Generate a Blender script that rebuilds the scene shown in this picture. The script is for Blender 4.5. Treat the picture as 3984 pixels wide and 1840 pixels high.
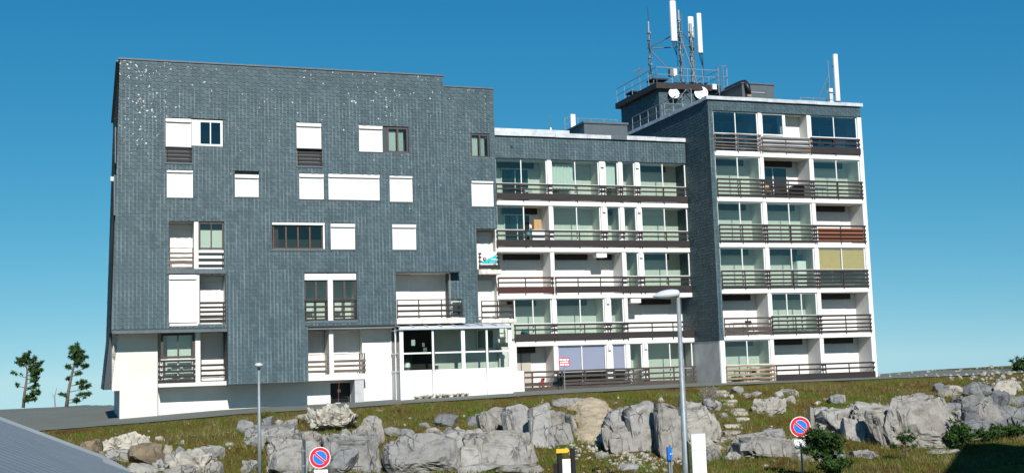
import bpy, bmesh, math, random
from mathutils import Vector, Matrix, noise
import numpy as np

R = math.radians
random.seed(7)
scene = bpy.context.scene
for o in list(bpy.data.objects):
    bpy.data.objects.remove(o)

# ------------------------------------------------------------------ camera
# x runs along the facade, y goes into the building, z is up (metres)
cam_data = bpy.data.cameras.new('camera')
cam = bpy.data.objects.new('camera', cam_data)
scene.collection.objects.link(cam)
scene.camera = cam
YAW, PITCH, ROLL = 0.342, 0.109, -0.032
cam_data.sensor_width = 36.0
cam_data.lens = 36.0 * 4630.0 / 3984.0
cam_data.clip_start = 0.2
cam_data.clip_end = 20000
fw = Vector((math.sin(YAW) * math.cos(PITCH), math.cos(YAW) * math.cos(PITCH), math.sin(PITCH)))
rt = Vector((math.cos(YAW), -math.sin(YAW), 0))
up = rt.cross(fw)
r2 = rt * math.cos(ROLL) + up * math.sin(ROLL)
u2 = up * math.cos(ROLL) - rt * math.sin(ROLL)
cam.matrix_world = Matrix(((r2.x, u2.x, -fw.x, -33.535), (r2.y, u2.y, -fw.y, -59.775),
                           (r2.z, u2.z, -fw.z, -1.117), (0, 0, 0, 1)))
scene.render.resolution_x, scene.render.resolution_y = 1024, 472

# ------------------------------------------------------------------ sky and sun
SUN_DIR = Vector((0.13, 1.0, -0.69)).normalized()          # the way the light travels
SUN_EL = math.asin(-SUN_DIR.z)
world = bpy.data.worlds.new('World')
scene.world = world
world.use_nodes = True
wn, wl = world.node_tree.nodes, world.node_tree.links
wn.clear()
sky = wn.new('ShaderNodeTexSky')
sky.sky_type = 'NISHITA'
sky.sun_disc = False
sky.sun_elevation = SUN_EL
sky.sun_rotation = math.atan2(-SUN_DIR.x, -SUN_DIR.y)
sky.altitude = 1500
sky.air_density = 1.0
sky.dust_density = 0.0
sky.ozone_density = 4.0
# below the true horizon the far valleys are lost in haze: carry the horizon colour on down
tc = wn.new('ShaderNodeTexCoord')
sep = wn.new('ShaderNodeSeparateXYZ')
mx = wn.new('ShaderNodeMath'); mx.operation = 'MAXIMUM'; mx.inputs[1].default_value = 0.0
lift = wn.new('ShaderNodeMath'); lift.operation = 'MULTIPLY_ADD'; lift.inputs[1].default_value = 0.92; lift.inputs[2].default_value = 0.125
cmb = wn.new('ShaderNodeCombineXYZ')
wl.new(tc.outputs['Generated'], sep.inputs[0])
wl.new(sep.outputs[0], cmb.inputs[0]); wl.new(sep.outputs[1], cmb.inputs[1])
wl.new(sep.outputs[2], mx.inputs[0]); wl.new(mx.outputs[0], lift.inputs[0]); wl.new(lift.outputs[0], cmb.inputs[2])
wl.new(cmb.outputs[0], sky.inputs[0])
hs = wn.new('ShaderNodeHueSaturation')
hs.inputs['Hue'].default_value = 0.492
hs.inputs['Saturation'].default_value = 1.25
wl.new(sky.outputs[0], hs.inputs['Color'])
# clear mountain air: deep blue overhead paling quickly to the horizon (one curve per channel, whole sky)
SKY_K = 0.075 * 1.231
sp_ = wn.new('ShaderNodeSeparateColor'); cb_ = wn.new('ShaderNodeCombineColor')
wl.new(hs.outputs[0], sp_.inputs[0])
for ch, (gain, power) in enumerate(((6.5, 1.62), (1.52, 1.03), (0.93, 0.665))):
    pw_ = wn.new('ShaderNodeMath'); pw_.operation = 'POWER'; pw_.inputs[1].default_value = power
    ml_ = wn.new('ShaderNodeMath'); ml_.operation = 'MULTIPLY'; ml_.inputs[1].default_value = gain * SKY_K ** power / SKY_K
    wl.new(sp_.outputs[ch], pw_.inputs[0]); wl.new(pw_.outputs[0], ml_.inputs[0]); wl.new(ml_.outputs[0], cb_.inputs[ch])
bg = wn.new('ShaderNodeBackground')
bg.inputs['Strength'].default_value = 0.075
wl.new(cb_.outputs[0], bg.inputs[0])
wout = wn.new('ShaderNodeOutputWorld')
wl.new(bg.outputs[0], wout.inputs[0])

sun_data = bpy.data.lights.new('sun', 'SUN')
sun_data.energy = 5.0
sun_data.angle = R(0.53)
sun_data.color = (1.0, 0.965, 0.90)
sun = bpy.data.objects.new('sun', sun_data)
sun.rotation_euler = SUN_DIR.to_track_quat('-Z', 'Y').to_euler()
sun.location = (-40, -120, 80)
scene.collection.objects.link(sun)

vs = scene.view_settings
vs.view_transform = 'Standard'
vs.look = 'None'
vs.exposure = 0.3
vs.gamma = 1.0
vs.use_curve_mapping = False

# ------------------------------------------------------------------ materials
def mat(name, col, rough=0.7, metal=0.0, noise_scale=None, noise_amt=0.0, bump=0.0, bump_scale=30.0,
        col2=None, spec=0.4, stretch=None):
    m = bpy.data.materials.new(name); m.use_nodes = True
    n, l = m.node_tree.nodes, m.node_tree.links
    b = n['Principled BSDF']
    b.inputs['Roughness'].default_value = rough
    b.inputs['Metallic'].default_value = metal
    b.inputs['Specular IOR Level'].default_value = spec
    b.inputs['Base Color'].default_value = (*col, 1)
    g = n.new('ShaderNodeNewGeometry')
    src = g.outputs['Position']
    if stretch:
        mp = n.new('ShaderNodeMapping'); mp.inputs['Scale'].default_value = stretch
        l.new(src, mp.inputs['Vector']); src = mp.outputs[0]
    if noise_scale:
        t = n.new('ShaderNodeTexNoise'); t.inputs['Scale'].default_value = noise_scale
        t.inputs['Detail'].default_value = 5; t.inputs['Roughness'].default_value = 0.65
        l.new(src, t.inputs['Vector'])
        rp = n.new('ShaderNodeValToRGB')
        c2 = col2 if col2 else tuple(c * (1 - noise_amt) for c in col)
        rp.color_ramp.elements[0].position = 0.33; rp.color_ramp.elements[0].color = (*c2, 1)
        rp.color_ramp.elements[1].position = 0.67; rp.color_ramp.elements[1].color = (*col, 1)
        l.new(t.outputs['Fac'], rp.inputs[0]); l.new(rp.outputs[0], b.inputs['Base Color'])
    if bump:
        t2 = n.new('ShaderNodeTexNoise'); t2.inputs['Scale'].default_value = bump_scale
        t2.inputs['Detail'].default_value = 4
        l.new(src, t2.inputs['Vector'])
        bp = n.new('ShaderNodeBump'); bp.inputs['Strength'].default_value = bump; bp.inputs['Distance'].default_value = 0.02
        l.new(t2.outputs['Fac'], bp.inputs['Height']); l.new(bp.outputs[0], b.inputs['Normal'])
    return m

M = {}
M['white'] = mat('white_render', (0.72, 0.705, 0.68), 0.85, noise_scale=0.9, col2=(0.62, 0.60, 0.575), bump=0.25, bump_scale=60, spec=0.2)
M['cream'] = mat('cream_render', (0.66, 0.635, 0.58), 0.85, noise_scale=1.1, col2=(0.60, 0.57, 0.51), bump=0.25, bump_scale=60, spec=0.2)
M['concrete'] = mat('bare_concrete', (0.50, 0.50, 0.50), 0.9, noise_scale=1.6, col2=(0.36, 0.36, 0.37), bump=0.3, bump_scale=25, spec=0.2)
M['stained'] = mat('stained_concrete', (0.74, 0.72, 0.69), 0.9, noise_scale=5, col2=(0.42, 0.38, 0.33), bump=0.4, bump_scale=20, spec=0.2, stretch=(1, 1, 0.35))
M['frame_white'] = mat('white_pvc_frame', (0.72, 0.72, 0.71), 0.35)
M['frame_brown'] = mat('brown_window_frame', (0.065, 0.042, 0.040), 0.5)
M['frame_wood'] = mat('varnished_wood_frame', (0.14, 0.062, 0.028), 0.5, noise_scale=12, col2=(0.09, 0.04, 0.02))
M['rail'] = mat('dark_brown_rail_paint', (0.028, 0.020, 0.021), 0.7, noise_scale=3.0, col2=(0.018, 0.013, 0.013), bump=0.2, bump_scale=40, stretch=(0.3, 1, 4))
M['rail_red'] = mat('red_brown_rail_paint', (0.06, 0.017, 0.012), 0.5, noise_scale=3.0, col2=(0.045, 0.014, 0.010), stretch=(0.3, 1, 4))
M['rail_worn'] = mat('weathered_rail_wood', (0.20, 0.165, 0.14), 0.85, noise_scale=3.2, col2=(0.045, 0.035, 0.032), bump=0.3, bump_scale=40, stretch=(0.25, 1, 6))
M['rail_raw'] = mat('bleached_raw_wood', (0.42, 0.30, 0.20), 0.85, noise_scale=3.0, col2=(0.12, 0.075, 0.05), bump=0.3, bump_scale=40, stretch=(0.3, 1, 7))
M['rail_black'] = mat('blackened_fence_wood', (0.032, 0.026, 0.026), 0.8, noise_scale=3.2, col2=(0.10, 0.075, 0.065), bump=0.3, bump_scale=40, stretch=(0.3, 1, 6))
M['box_dark'] = mat('dark_brown_shutter_box', (0.022, 0.014, 0.014), 0.6)
M['steel'] = mat('galvanised_steel', (0.26, 0.295, 0.31), 0.5, metal=0.25, noise_scale=6, col2=(0.19, 0.22, 0.235))
M['steel_dark'] = mat('dull_steel', (0.16, 0.18, 0.19), 0.55, metal=0.5)
M['black'] = mat('black_metal', (0.012, 0.012, 0.015), 0.5)
M['cable'] = mat('black_cable', (0.015, 0.015, 0.018), 0.6)
M['antenna'] = mat('antenna_plastic', (0.70, 0.71, 0.68), 0.45)
M['coping'] = mat('zinc_coping', (0.62, 0.64, 0.66), 0.45, metal=0.25, noise_scale=2.2, col2=(0.42, 0.44, 0.46))
M['lead'] = mat('lead_flashing', (0.10, 0.125, 0.14), 0.5, noise_scale=4, col2=(0.07, 0.09, 0.105))
M['roof'] = mat('gravel_roof', (0.16, 0.16, 0.165), 0.95, noise_scale=8, noise_amt=0.4)
M['tower_top'] = mat('dark_fascia', (0.035, 0.026, 0.026), 0.7, noise_scale=4, noise_amt=0.4)
M['grey_sheet'] = mat('grey_sheet_metal', (0.085, 0.105, 0.12), 0.5, noise_scale=2, noise_amt=0.2)
M['dark_room'] = mat('dark_interior', (0.018, 0.017, 0.018), 0.7)
M['curtain'] = mat('pale_curtain', (0.62, 0.66, 0.66), 0.9)
M['bamboo'] = mat('bamboo_blind', (0.68, 0.46, 0.22), 0.85, noise_scale=2.5, col2=(0.55, 0.36, 0.16), stretch=(1.5, 1, 18))
M['purple'] = mat('lilac_blind', (0.44, 0.37, 0.60), 0.8)
M['beige_door'] = mat('beige_shutter', (0.42, 0.38, 0.33), 0.7)
M['cardboard'] = mat('cardboard', (0.42, 0.26, 0.12), 0.9)
M['orange_cloth'] = mat('rust_cloth', (0.36, 0.11, 0.045), 0.9)
M['lamp_grey'] = mat('pale_grey_lamp_housing', (0.46, 0.50, 0.54), 0.4)
M['lens'] = mat('lamp_lens', (0.55, 0.58, 0.60), 0.25)
M['sign_red'] = mat('sign_red', (0.62, 0.012, 0.03), 0.4)
M['sign_blue'] = mat('sign_blue', (0.012, 0.17, 0.62), 0.4)
M['sign_white'] = mat('sign_white', (0.80, 0.80, 0.80), 0.4)
M['print_black'] = mat('black_print', (0.02, 0.025, 0.03), 0.6)
M['teal'] = mat('teal_print', (0.0, 0.42, 0.46), 0.5)
M['skin'] = mat('portrait_print', (0.55, 0.30, 0.22), 0.6)
M['yellow'] = mat('yellow_sign', (0.80, 0.42, 0.03), 0.5)
M['blue_box'] = mat('blue_plastic', (0.015, 0.14, 0.52), 0.4)
M['totem'] = mat('totem_white', (0.70, 0.76, 0.78), 0.35)
M['red_plastic'] = mat('red_plastic', (0.55, 0.02, 0.02), 0.5)
M['teal_plastic'] = mat('blue_green_plastic', (0.02, 0.22, 0.30), 0.5)
M['post_wood'] = mat('grey_timber', (0.30, 0.28, 0.25), 0.9, noise_scale=4, col2=(0.17, 0.155, 0.135), stretch=(3, 3, 0.5))

def glass_mat(name, tint, refl=1.0):
    m = bpy.data.materials.new(name); m.use_nodes = True
    n, l = m.node_tree.nodes, m.node_tree.links
    n.clear()
    o = n.new('ShaderNodeOutputMaterial')
    mix = n.new('ShaderNodeMixShader')
    tr = n.new('ShaderNodeBsdfTransparent'); tr.inputs[0].default_value = (*tint, 1)
    gl = n.new('ShaderNodeBsdfGlossy'); gl.inputs['Roughness'].default_value = 0.015
    fr = n.new('ShaderNodeFresnel'); fr.inputs[0].default_value = 1.55
    ml = n.new('ShaderNodeMath'); ml.operation = 'MULTIPLY'; ml.inputs[1].default_value = refl; ml.use_clamp = True
    l.new(fr.outputs[0], ml.inputs[0]); l.new(ml.outputs[0], mix.inputs[0])
    l.new(tr.outputs[0], mix.inputs[1]); l.new(gl.outputs[0], mix.inputs[2])
    l.new(mix.outputs[0], o.inputs[0])
    return m
M['glass'] = glass_mat('window_glass', (0.85, 0.905, 0.87), 1.0)
M['glass_blue'] = glass_mat('blue_tinted_glass', (0.45, 0.55, 0.62), 2.0)
M['glass_roof'] = glass_mat('frosted_roof_glass', (0.86, 0.88, 0.88), 1.2)

def shutter_mat(name, col):
    m = mat(name, col, 0.55)
    n, l = m.node_tree.nodes, m.node_tree.links
    g = n.new('ShaderNodeNewGeometry'); w = n.new('ShaderNodeTexWave')
    w.bands_direction = 'Z'; w.inputs['Scale'].default_value = 6.5; w.inputs['Distortion'].default_value = 0
    l.new(g.outputs['Position'], w.inputs['Vector'])
    b = n.new('ShaderNodeBump'); b.inputs['Strength'].default_value = 0.5; b.inputs['Distance'].default_value = 0.012
    l.new(w.outputs['Fac'], b.inputs['Height'])
    l.new(b.outputs[0], n['Principled BSDF'].inputs['Normal'])
    return m
M['shutter'] = shutter_mat('white_roller_shutter', (0.70, 0.69, 0.67))
M['shutter_grey'] = shutter_mat('off_white_roller_shutter', (0.66, 0.65, 0.62))

def slate_mat():
    m = bpy.data.materials.new('blue_grey_slate'); m.use_nodes = True
    n, l = m.node_tree.nodes, m.node_tree.links
    b = n['Principled BSDF']; b.inputs['Roughness'].default_value = 0.62
    b.inputs['Specular IOR Level'].default_value = 0.35
    g = n.new('ShaderNodeNewGeometry')
    # each slate its own tone
    rp = n.new('ShaderNodeValToRGB')
    e = rp.color_ramp.elements
    e[0].position = 0.0; e[0].color = (0.031, 0.060, 0.075, 1)
    e[1].position = 1.0; e[1].color = (0.051, 0.088, 0.106, 1)
    k = rp.color_ramp.elements.new(0.5); k.color = (0.041, 0.074, 0.091, 1)
    l.new(g.outputs['Random Per Island'], rp.inputs[0])
    # rain streaks running down the wall
    mp = n.new('ShaderNodeMapping'); mp.inputs['Scale'].default_value = (2.6, 2.6, 0.10)
    l.new(g.outputs['Position'], mp.inputs['Vector'])
    t = n.new('ShaderNodeTexNoise'); t.inputs['Scale'].default_value = 1.4; t.inputs['Detail'].default_value = 5
    l.new(mp.outputs[0], t.inputs['Vector'])
    r2_ = n.new('ShaderNodeValToRGB')
    r2_.color_ramp.elements[0].position = 0.35; r2_.color_ramp.elements[0].color = (0.84, 0.85, 0.86, 1)
    r2_.color_ramp.elements[1].position = 0.70; r2_.color_ramp.elements[1].color = (1.20, 1.18, 1.15, 1)
    l.new(t.outputs['Fac'], r2_.inputs[0])
    mu = n.new('ShaderNodeMix'); mu.data_type = 'RGBA'; mu.blend_type = 'MULTIPLY'; mu.inputs[0].default_value = 1
    l.new(rp.outputs[0], mu.inputs[6]); l.new(r2_.outputs[0], mu.inputs[7])
    # pale upright stripes, broken by noise, that follow the joints between the slates
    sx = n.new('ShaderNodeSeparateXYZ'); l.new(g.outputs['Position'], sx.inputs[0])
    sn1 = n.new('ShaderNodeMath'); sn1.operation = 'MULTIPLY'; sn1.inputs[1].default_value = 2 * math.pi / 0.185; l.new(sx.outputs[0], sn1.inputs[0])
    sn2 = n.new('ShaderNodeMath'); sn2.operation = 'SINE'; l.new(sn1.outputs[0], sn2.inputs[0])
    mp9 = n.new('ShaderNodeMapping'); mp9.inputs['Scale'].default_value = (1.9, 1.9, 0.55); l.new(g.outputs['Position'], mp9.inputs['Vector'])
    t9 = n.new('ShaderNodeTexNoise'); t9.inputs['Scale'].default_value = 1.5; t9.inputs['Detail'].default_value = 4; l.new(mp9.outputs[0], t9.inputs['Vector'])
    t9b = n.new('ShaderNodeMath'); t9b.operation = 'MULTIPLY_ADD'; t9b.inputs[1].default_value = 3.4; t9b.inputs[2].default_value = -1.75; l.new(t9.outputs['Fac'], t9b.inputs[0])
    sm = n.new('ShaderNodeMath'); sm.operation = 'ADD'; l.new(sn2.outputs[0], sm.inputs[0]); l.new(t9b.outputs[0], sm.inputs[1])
    stripe_ = n.new('ShaderNodeMapRange'); stripe_.inputs[1].default_value = 0.45; stripe_.inputs[2].default_value = 1.3; stripe_.inputs[4].default_value = 0.75
    l.new(sm.outputs[0], stripe_.inputs[0])
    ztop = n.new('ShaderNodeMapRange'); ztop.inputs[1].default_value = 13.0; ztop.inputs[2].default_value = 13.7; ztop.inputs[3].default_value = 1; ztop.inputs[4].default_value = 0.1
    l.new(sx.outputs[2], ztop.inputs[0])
    stripe2 = n.new('ShaderNodeMath'); stripe2.operation = 'MULTIPLY'; l.new(stripe_.outputs[0], stripe2.inputs[0]); l.new(ztop.outputs[0], stripe2.inputs[1])
    mstripe = n.new('ShaderNodeMix'); mstripe.data_type = 'RGBA'; l.new(stripe2.outputs[0], mstripe.inputs[0]); l.new(mu.outputs[2], mstripe.inputs[6]); mstripe.inputs[7].default_value = (0.12, 0.168, 0.182, 1)
    # white droppings and chipped spots, in patches
    v = n.new('ShaderNodeTexNoise'); v.inputs['Scale'].default_value = 7.5; v.inputs['Detail'].default_value = 3
    l.new(g.outputs['Position'], v.inputs['Vector'])
    v2 = n.new('ShaderNodeTexNoise'); v2.inputs['Scale'].default_value = 0.32; v2.inputs['Detail'].default_value = 1
    l.new(g.outputs['Position'], v2.inputs['Vector'])
    sz = n.new('ShaderNodeSeparateXYZ'); l.new(g.outputs['Position'], sz.inputs[0])
    hm = n.new('ShaderNodeMapRange'); hm.inputs[1].default_value = 5.0; hm.inputs[2].default_value = 13.0
    hm.inputs[3].default_value = -0.06; hm.inputs[4].default_value = 0.075
    l.new(sz.outputs[2], hm.inputs[0])
    ad = n.new('ShaderNodeMath'); ad.operation = 'MULTIPLY_ADD'; ad.inputs[1].default_value = 0.26
    l.new(v2.outputs['Fac'], ad.inputs[0]); l.new(v.outputs['Fac'], ad.inputs[2])
    ad2 = n.new('ShaderNodeMath'); ad2.operation = 'ADD'
    l.new(ad.outputs[0], ad2.inputs[0]); l.new(hm.outputs[0], ad2.inputs[1])
    th = n.new('ShaderNodeMapRange'); th.inputs[1].default_value = 0.885; th.inputs[2].default_value = 0.90
    l.new(ad2.outputs[0], th.inputs[0])
    xm = n.new('ShaderNodeMath'); xm.operation = 'LESS_THAN'; xm.inputs[1].default_value = -12.3; l.new(sx.outputs[0], xm.inputs[0])
    xm2 = n.new('ShaderNodeMath'); xm2.operation = 'MULTIPLY'; l.new(xm.outputs[0], xm2.inputs[0]); l.new(th.outputs[0], xm2.inputs[1])
    mw = n.new('ShaderNodeMix'); mw.data_type = 'RGBA'
    l.new(xm2.outputs[0], mw.inputs[0]); l.new(mstripe.outputs[2], mw.inputs[6]); mw.inputs[7].default_value = (0.50, 0.50, 0.48, 1)
    l.new(mw.outputs[2], b.inputs['Base Color'])
    t3 = n.new('ShaderNodeTexNoise'); t3.inputs['Scale'].default_value = 18
    l.new(g.outputs['Position'], t3.inputs['Vector'])
    bp = n.new('ShaderNodeBump'); bp.inputs['Strength'].default_value = 0.25; bp.inputs['Distance'].default_value = 0.01
    l.new(t3.outputs['Fac'], bp.inputs['Height']); l.new(bp.outputs[0], b.inputs['Normal'])
    return m
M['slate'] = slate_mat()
M['slate_back'] = mat('slate_backing', (0.05, 0.062, 0.07), 0.8)

def rock_mat(name, base, dark, lichen=0.5, warm=0.0):
    m = bpy.data.materials.new(name); m.use_nodes = True
    n, l = m.node_tree.nodes, m.node_tree.links
    b = n['Principled BSDF']; b.inputs['Roughness'].default_value = 0.9; b.inputs['Specular IOR Level'].default_value = 0.2
    g = n.new('ShaderNodeNewGeometry'); oi = n.new('ShaderNodeObjectInfo')
    va = n.new('ShaderNodeVectorMath'); va.operation = 'MULTIPLY_ADD'
    l.new(oi.outputs['Random'], va.inputs[1]); va.inputs[0].default_value = (37, 53, 71)
    l.new(g.outputs['Position'], va.inputs[2])
    t = n.new('ShaderNodeTexNoise'); t.inputs['Scale'].default_value = 3.2; t.inputs['Detail'].default_value = 8; t.inputs['Roughness'].default_value = 0.7
    l.new(va.outputs[0], t.inputs['Vector'])
    rp = n.new('ShaderNodeValToRGB'); e = rp.color_ramp.elements
    e[0].position = 0.30; e[0].color = (*dark, 1)
    e[1].position = 0.72; e[1].color = (*[min(1, c * 1.25) for c in base], 1)
    k = e.new(0.5); k.color = (*base, 1)
    l.new(t.outputs['Fac'], rp.inputs[0])
    # narrow solution cracks, mostly upright
    mp = n.new('ShaderNodeMapping'); mp.inputs['Scale'].default_value = (1.6, 1.6, 0.5)
    l.new(va.outputs[0], mp.inputs['Vector'])
    vo = n.new('ShaderNodeTexVoronoi'); vo.feature = 'DISTANCE_TO_EDGE'; vo.inputs['Scale'].default_value = 1.5
    t4 = n.new('ShaderNodeTexNoise'); t4.inputs['Scale'].default_value = 4; t4.inputs['Detail'].default_value = 4
    l.new(mp.outputs[0], t4.inputs['Vector'])
    dv = n.new('ShaderNodeVectorMath'); dv.operation = 'MULTIPLY_ADD'; dv.inputs[1].default_value = (0.35, 0.35, 0.35)
    l.new(t4.outputs['Color'], dv.inputs[0]); l.new(mp.outputs[0], dv.inputs[2])
    l.new(dv.outputs[0], vo.inputs['Vector'])
    ck = n.new('ShaderNodeMapRange'); ck.inputs[1].default_value = 0.004; ck.inputs[2].default_value = 0.03
    l.new(vo.outputs['Distance'], ck.inputs[0])
    t5 = n.new('ShaderNodeTexNoise'); t5.inputs['Scale'].default_value = 1.3
    l.new(va.outputs[0], t5.inputs['Vector'])
    ckm = n.new('ShaderNodeMapRange'); ckm.inputs[1].default_value = 0.48; ckm.inputs[2].default_value = 0.62
    ckm.inputs[3].default_value = 1; ckm.inputs[4].default_value = 0
    l.new(t5.outputs['Fac'], ckm.inputs[0])
    cm = n.new('ShaderNodeMath'); cm.operation = 'MAXIMUM'
    l.new(ck.outputs[0], cm.inputs[0]); l.new(ckm.outputs[0], cm.inputs[1])
    mu = n.new('ShaderNodeMix'); mu.data_type = 'RGBA'
    l.new(cm.outputs[0], mu.inputs[0]); mu.inputs[6].default_value = (0.10, 0.097, 0.09, 1)
    l.new(rp.outputs[0], mu.inputs[7])
    # moss and rusty earth settling on flat tops
    sn = n.new('ShaderNodeSeparateXYZ'); l.new(g.outputs['Normal'], sn.inputs[0])
    t6 = n.new('ShaderNodeTexNoise'); t6.inputs['Scale'].default_value = 2.3; t6.inputs['Detail'].default_value = 5
    l.new(va.outputs[0], t6.inputs['Vector'])
    ma = n.new('ShaderNodeMath'); ma.operation = 'MULTIPLY'
    l.new(sn.outputs[2], ma.inputs[0]); l.new(t6.outputs['Fac'], ma.inputs[1])
    mr = n.new('ShaderNodeMapRange'); mr.inputs[1].default_value = 0.50; mr.inputs[2].default_value = 0.60; mr.inputs[4].default_value = lichen
    l.new(ma.outputs[0], mr.inputs[0])
    mm = n.new('ShaderNodeMix'); mm.data_type = 'RGBA'
    l.new(mr.outputs[0], mm.inputs[0]); l.new(mu.outputs[2], mm.inputs[6]); mm.inputs[7].default_value = (0.085, 0.07, 0.022, 1)
    tr_ = n.new('ShaderNodeValToRGB'); e2 = tr_.color_ramp.elements
    e2[0].color = (0.74, 0.76, 0.80, 1); e2[1].color = (1.22, 1.18, 1.08, 1); k2 = e2.new(0.35); k2.color = (0.95, 0.90, 0.82, 1); k3 = e2.new(0.7); k3.color = (1.05, 1.04, 1.03, 1)
    l.new(oi.outputs['Random'], tr_.inputs[0])
    mt_ = n.new('ShaderNodeMix'); mt_.data_type = 'RGBA'; mt_.blend_type = 'MULTIPLY'; mt_.inputs[0].default_value = 1
    l.new(mm.outputs[2], mt_.inputs[6]); l.new(tr_.outputs[0], mt_.inputs[7])
    # ochre and pale lichen blotches
    tl = n.new('ShaderNodeTexNoise'); tl.inputs['Scale'].default_value = 5.5; tl.inputs['Detail'].default_value = 6; tl.inputs['Roughness'].default_value = 0.75
    vb = n.new('ShaderNodeVectorMath'); vb.operation = 'ADD'; vb.inputs[1].default_value = (11, 7, 3); l.new(va.outputs[0], vb.inputs[0]); l.new(vb.outputs[0], tl.inputs['Vector'])
    lr = n.new('ShaderNodeMapRange'); lr.inputs[1].default_value = 0.60; lr.inputs[2].default_value = 0.70; lr.inputs[4].default_value = 0.55; l.new(tl.outputs['Fac'], lr.inputs[0])
    ml2 = n.new('ShaderNodeMix'); ml2.data_type = 'RGBA'; l.new(lr.outputs[0], ml2.inputs[0]); l.new(mt_.outputs[2], ml2.inputs[6]); ml2.inputs[7].default_value = (0.46, 0.43, 0.37, 1)
    l.new(ml2.outputs[2], b.inputs['Base Color'])
    t7 = n.new('ShaderNodeTexNoise'); t7.inputs['Scale'].default_value = 9; t7.inputs['Detail'].default_value = 8; t7.inputs['Roughness'].default_value = 0.7
    l.new(va.outputs[0], t7.inputs['Vector'])
    hh = n.new('ShaderNodeMath'); hh.operation = 'MULTIPLY_ADD'; hh.inputs[1].default_value = 1.2
    l.new(cm.outputs[0], hh.inputs[0]); l.new(t7.outputs['Fac'], hh.inputs[2])
    bp = n.new('ShaderNodeBump'); bp.inputs['Strength'].default_value = 0.9; bp.inputs['Distance'].default_value = 0.05
    l.new(hh.outputs[0], bp.inputs['Height']); l.new(bp.outputs[0], b.inputs['Normal'])
    return m
M['rock'] = rock_mat('grey_limestone', (0.265, 0.262, 0.255), (0.145, 0.142, 0.137), 0.8)
M['rock_dark'] = rock_mat('blue_grey_limestone', (0.165, 0.172, 0.182), (0.085, 0.09, 0.098), 0.2)
M['rock_pale'] = rock_mat('pale_limestone', (0.36, 0.345, 0.31), (0.17, 0.163, 0.148), 0.4)
M['rock_brown'] = rock_mat('brown_sandstone', (0.20, 0.16, 0.115), (0.115, 0.092, 0.07), 0.3)
M['rock_beige'] = rock_mat('beige_washed_out_earth', (0.37, 0.31, 0.23), (0.26, 0.22, 0.165), 0.0)

def ground_mat():
    m = bpy.data.materials.new('mossy_turf'); m.use_nodes = True
    n, l = m.node_tree.nodes, m.node_tree.links
    b = n['Principled BSDF']; b.inputs['Roughness'].default_value = 1.0; b.inputs['Specular IOR Level'].default_value = 0.05
    g = n.new('ShaderNodeNewGeometry')
    t = n.new('ShaderNodeTexNoise'); t.inputs['Scale'].default_value = 0.6; t.inputs['Detail'].default_value = 7; t.inputs['Roughness'].default_value = 0.68
    l.new(g.outputs['Position'], t.inputs['Vector'])
    rp = n.new('ShaderNodeValToRGB'); e = rp.color_ramp.elements
    e[0].position = 0.34; e[0].color = (0.085, 0.045, 0.018, 1)
    e[1].position = 0.75; e[1].color = (0.058, 0.088, 0.014, 1)
    for ps, c in ((0.43, (0.115, 0.082, 0.030)), (0.51, (0.118, 0.106, 0.028)), (0.58, (0.090, 0.104, 0.020))):
        k = e.new(ps); k.color = (*c, 1)
    l.new(t.outputs['Fac'], rp.inputs[0])
    t2 = n.new('ShaderNodeTexNoise'); t2.inputs['Scale'].default_value = 7; t2.inputs['Detail'].default_value = 6; t2.inputs['Roughness'].default_value = 0.75
    l.new(g.outputs['Position'], t2.inputs['Vector'])
    r3 = n.new('ShaderNodeValToRGB'); r3.color_ramp.elements[0].position = 0.3; r3.color_ramp.elements[0].color = (0.45, 0.45, 0.45, 1)
    r3.color_ramp.elements[1].position = 0.72; r3.color_ramp.elements[1].color = (1.6, 1.55, 1.3, 1)
    l.new(t2.outputs['Fac'], r3.inputs[0])
    mu = n.new('ShaderNodeMix'); mu.data_type = 'RGBA'; mu.blend_type = 'MULTIPLY'; mu.inputs[0].default_value = 1
    l.new(rp.outputs[0], mu.inputs[6]); l.new(r3.outputs[0], mu.inputs[7])
    l.new(mu.outputs[2], b.inputs['Base Color'])
    bp = n.new('ShaderNodeBump'); bp.inputs['Strength'].default_value = 1.0; bp.inputs['Distance'].default_value = 0.12
    l.new(t2.outputs['Fac'], bp.inputs['Height']); l.new(bp.outputs[0], b.inputs['Normal'])
    return m
M['ground'] = ground_mat()
M['asphalt'] = mat('weathered_asphalt', (0.160, 0.170, 0.150), 0.95, noise_scale=0.5, col2=(0.125, 0.136, 0.120), bump=0.4, bump_scale=40, spec=0.15)

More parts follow.
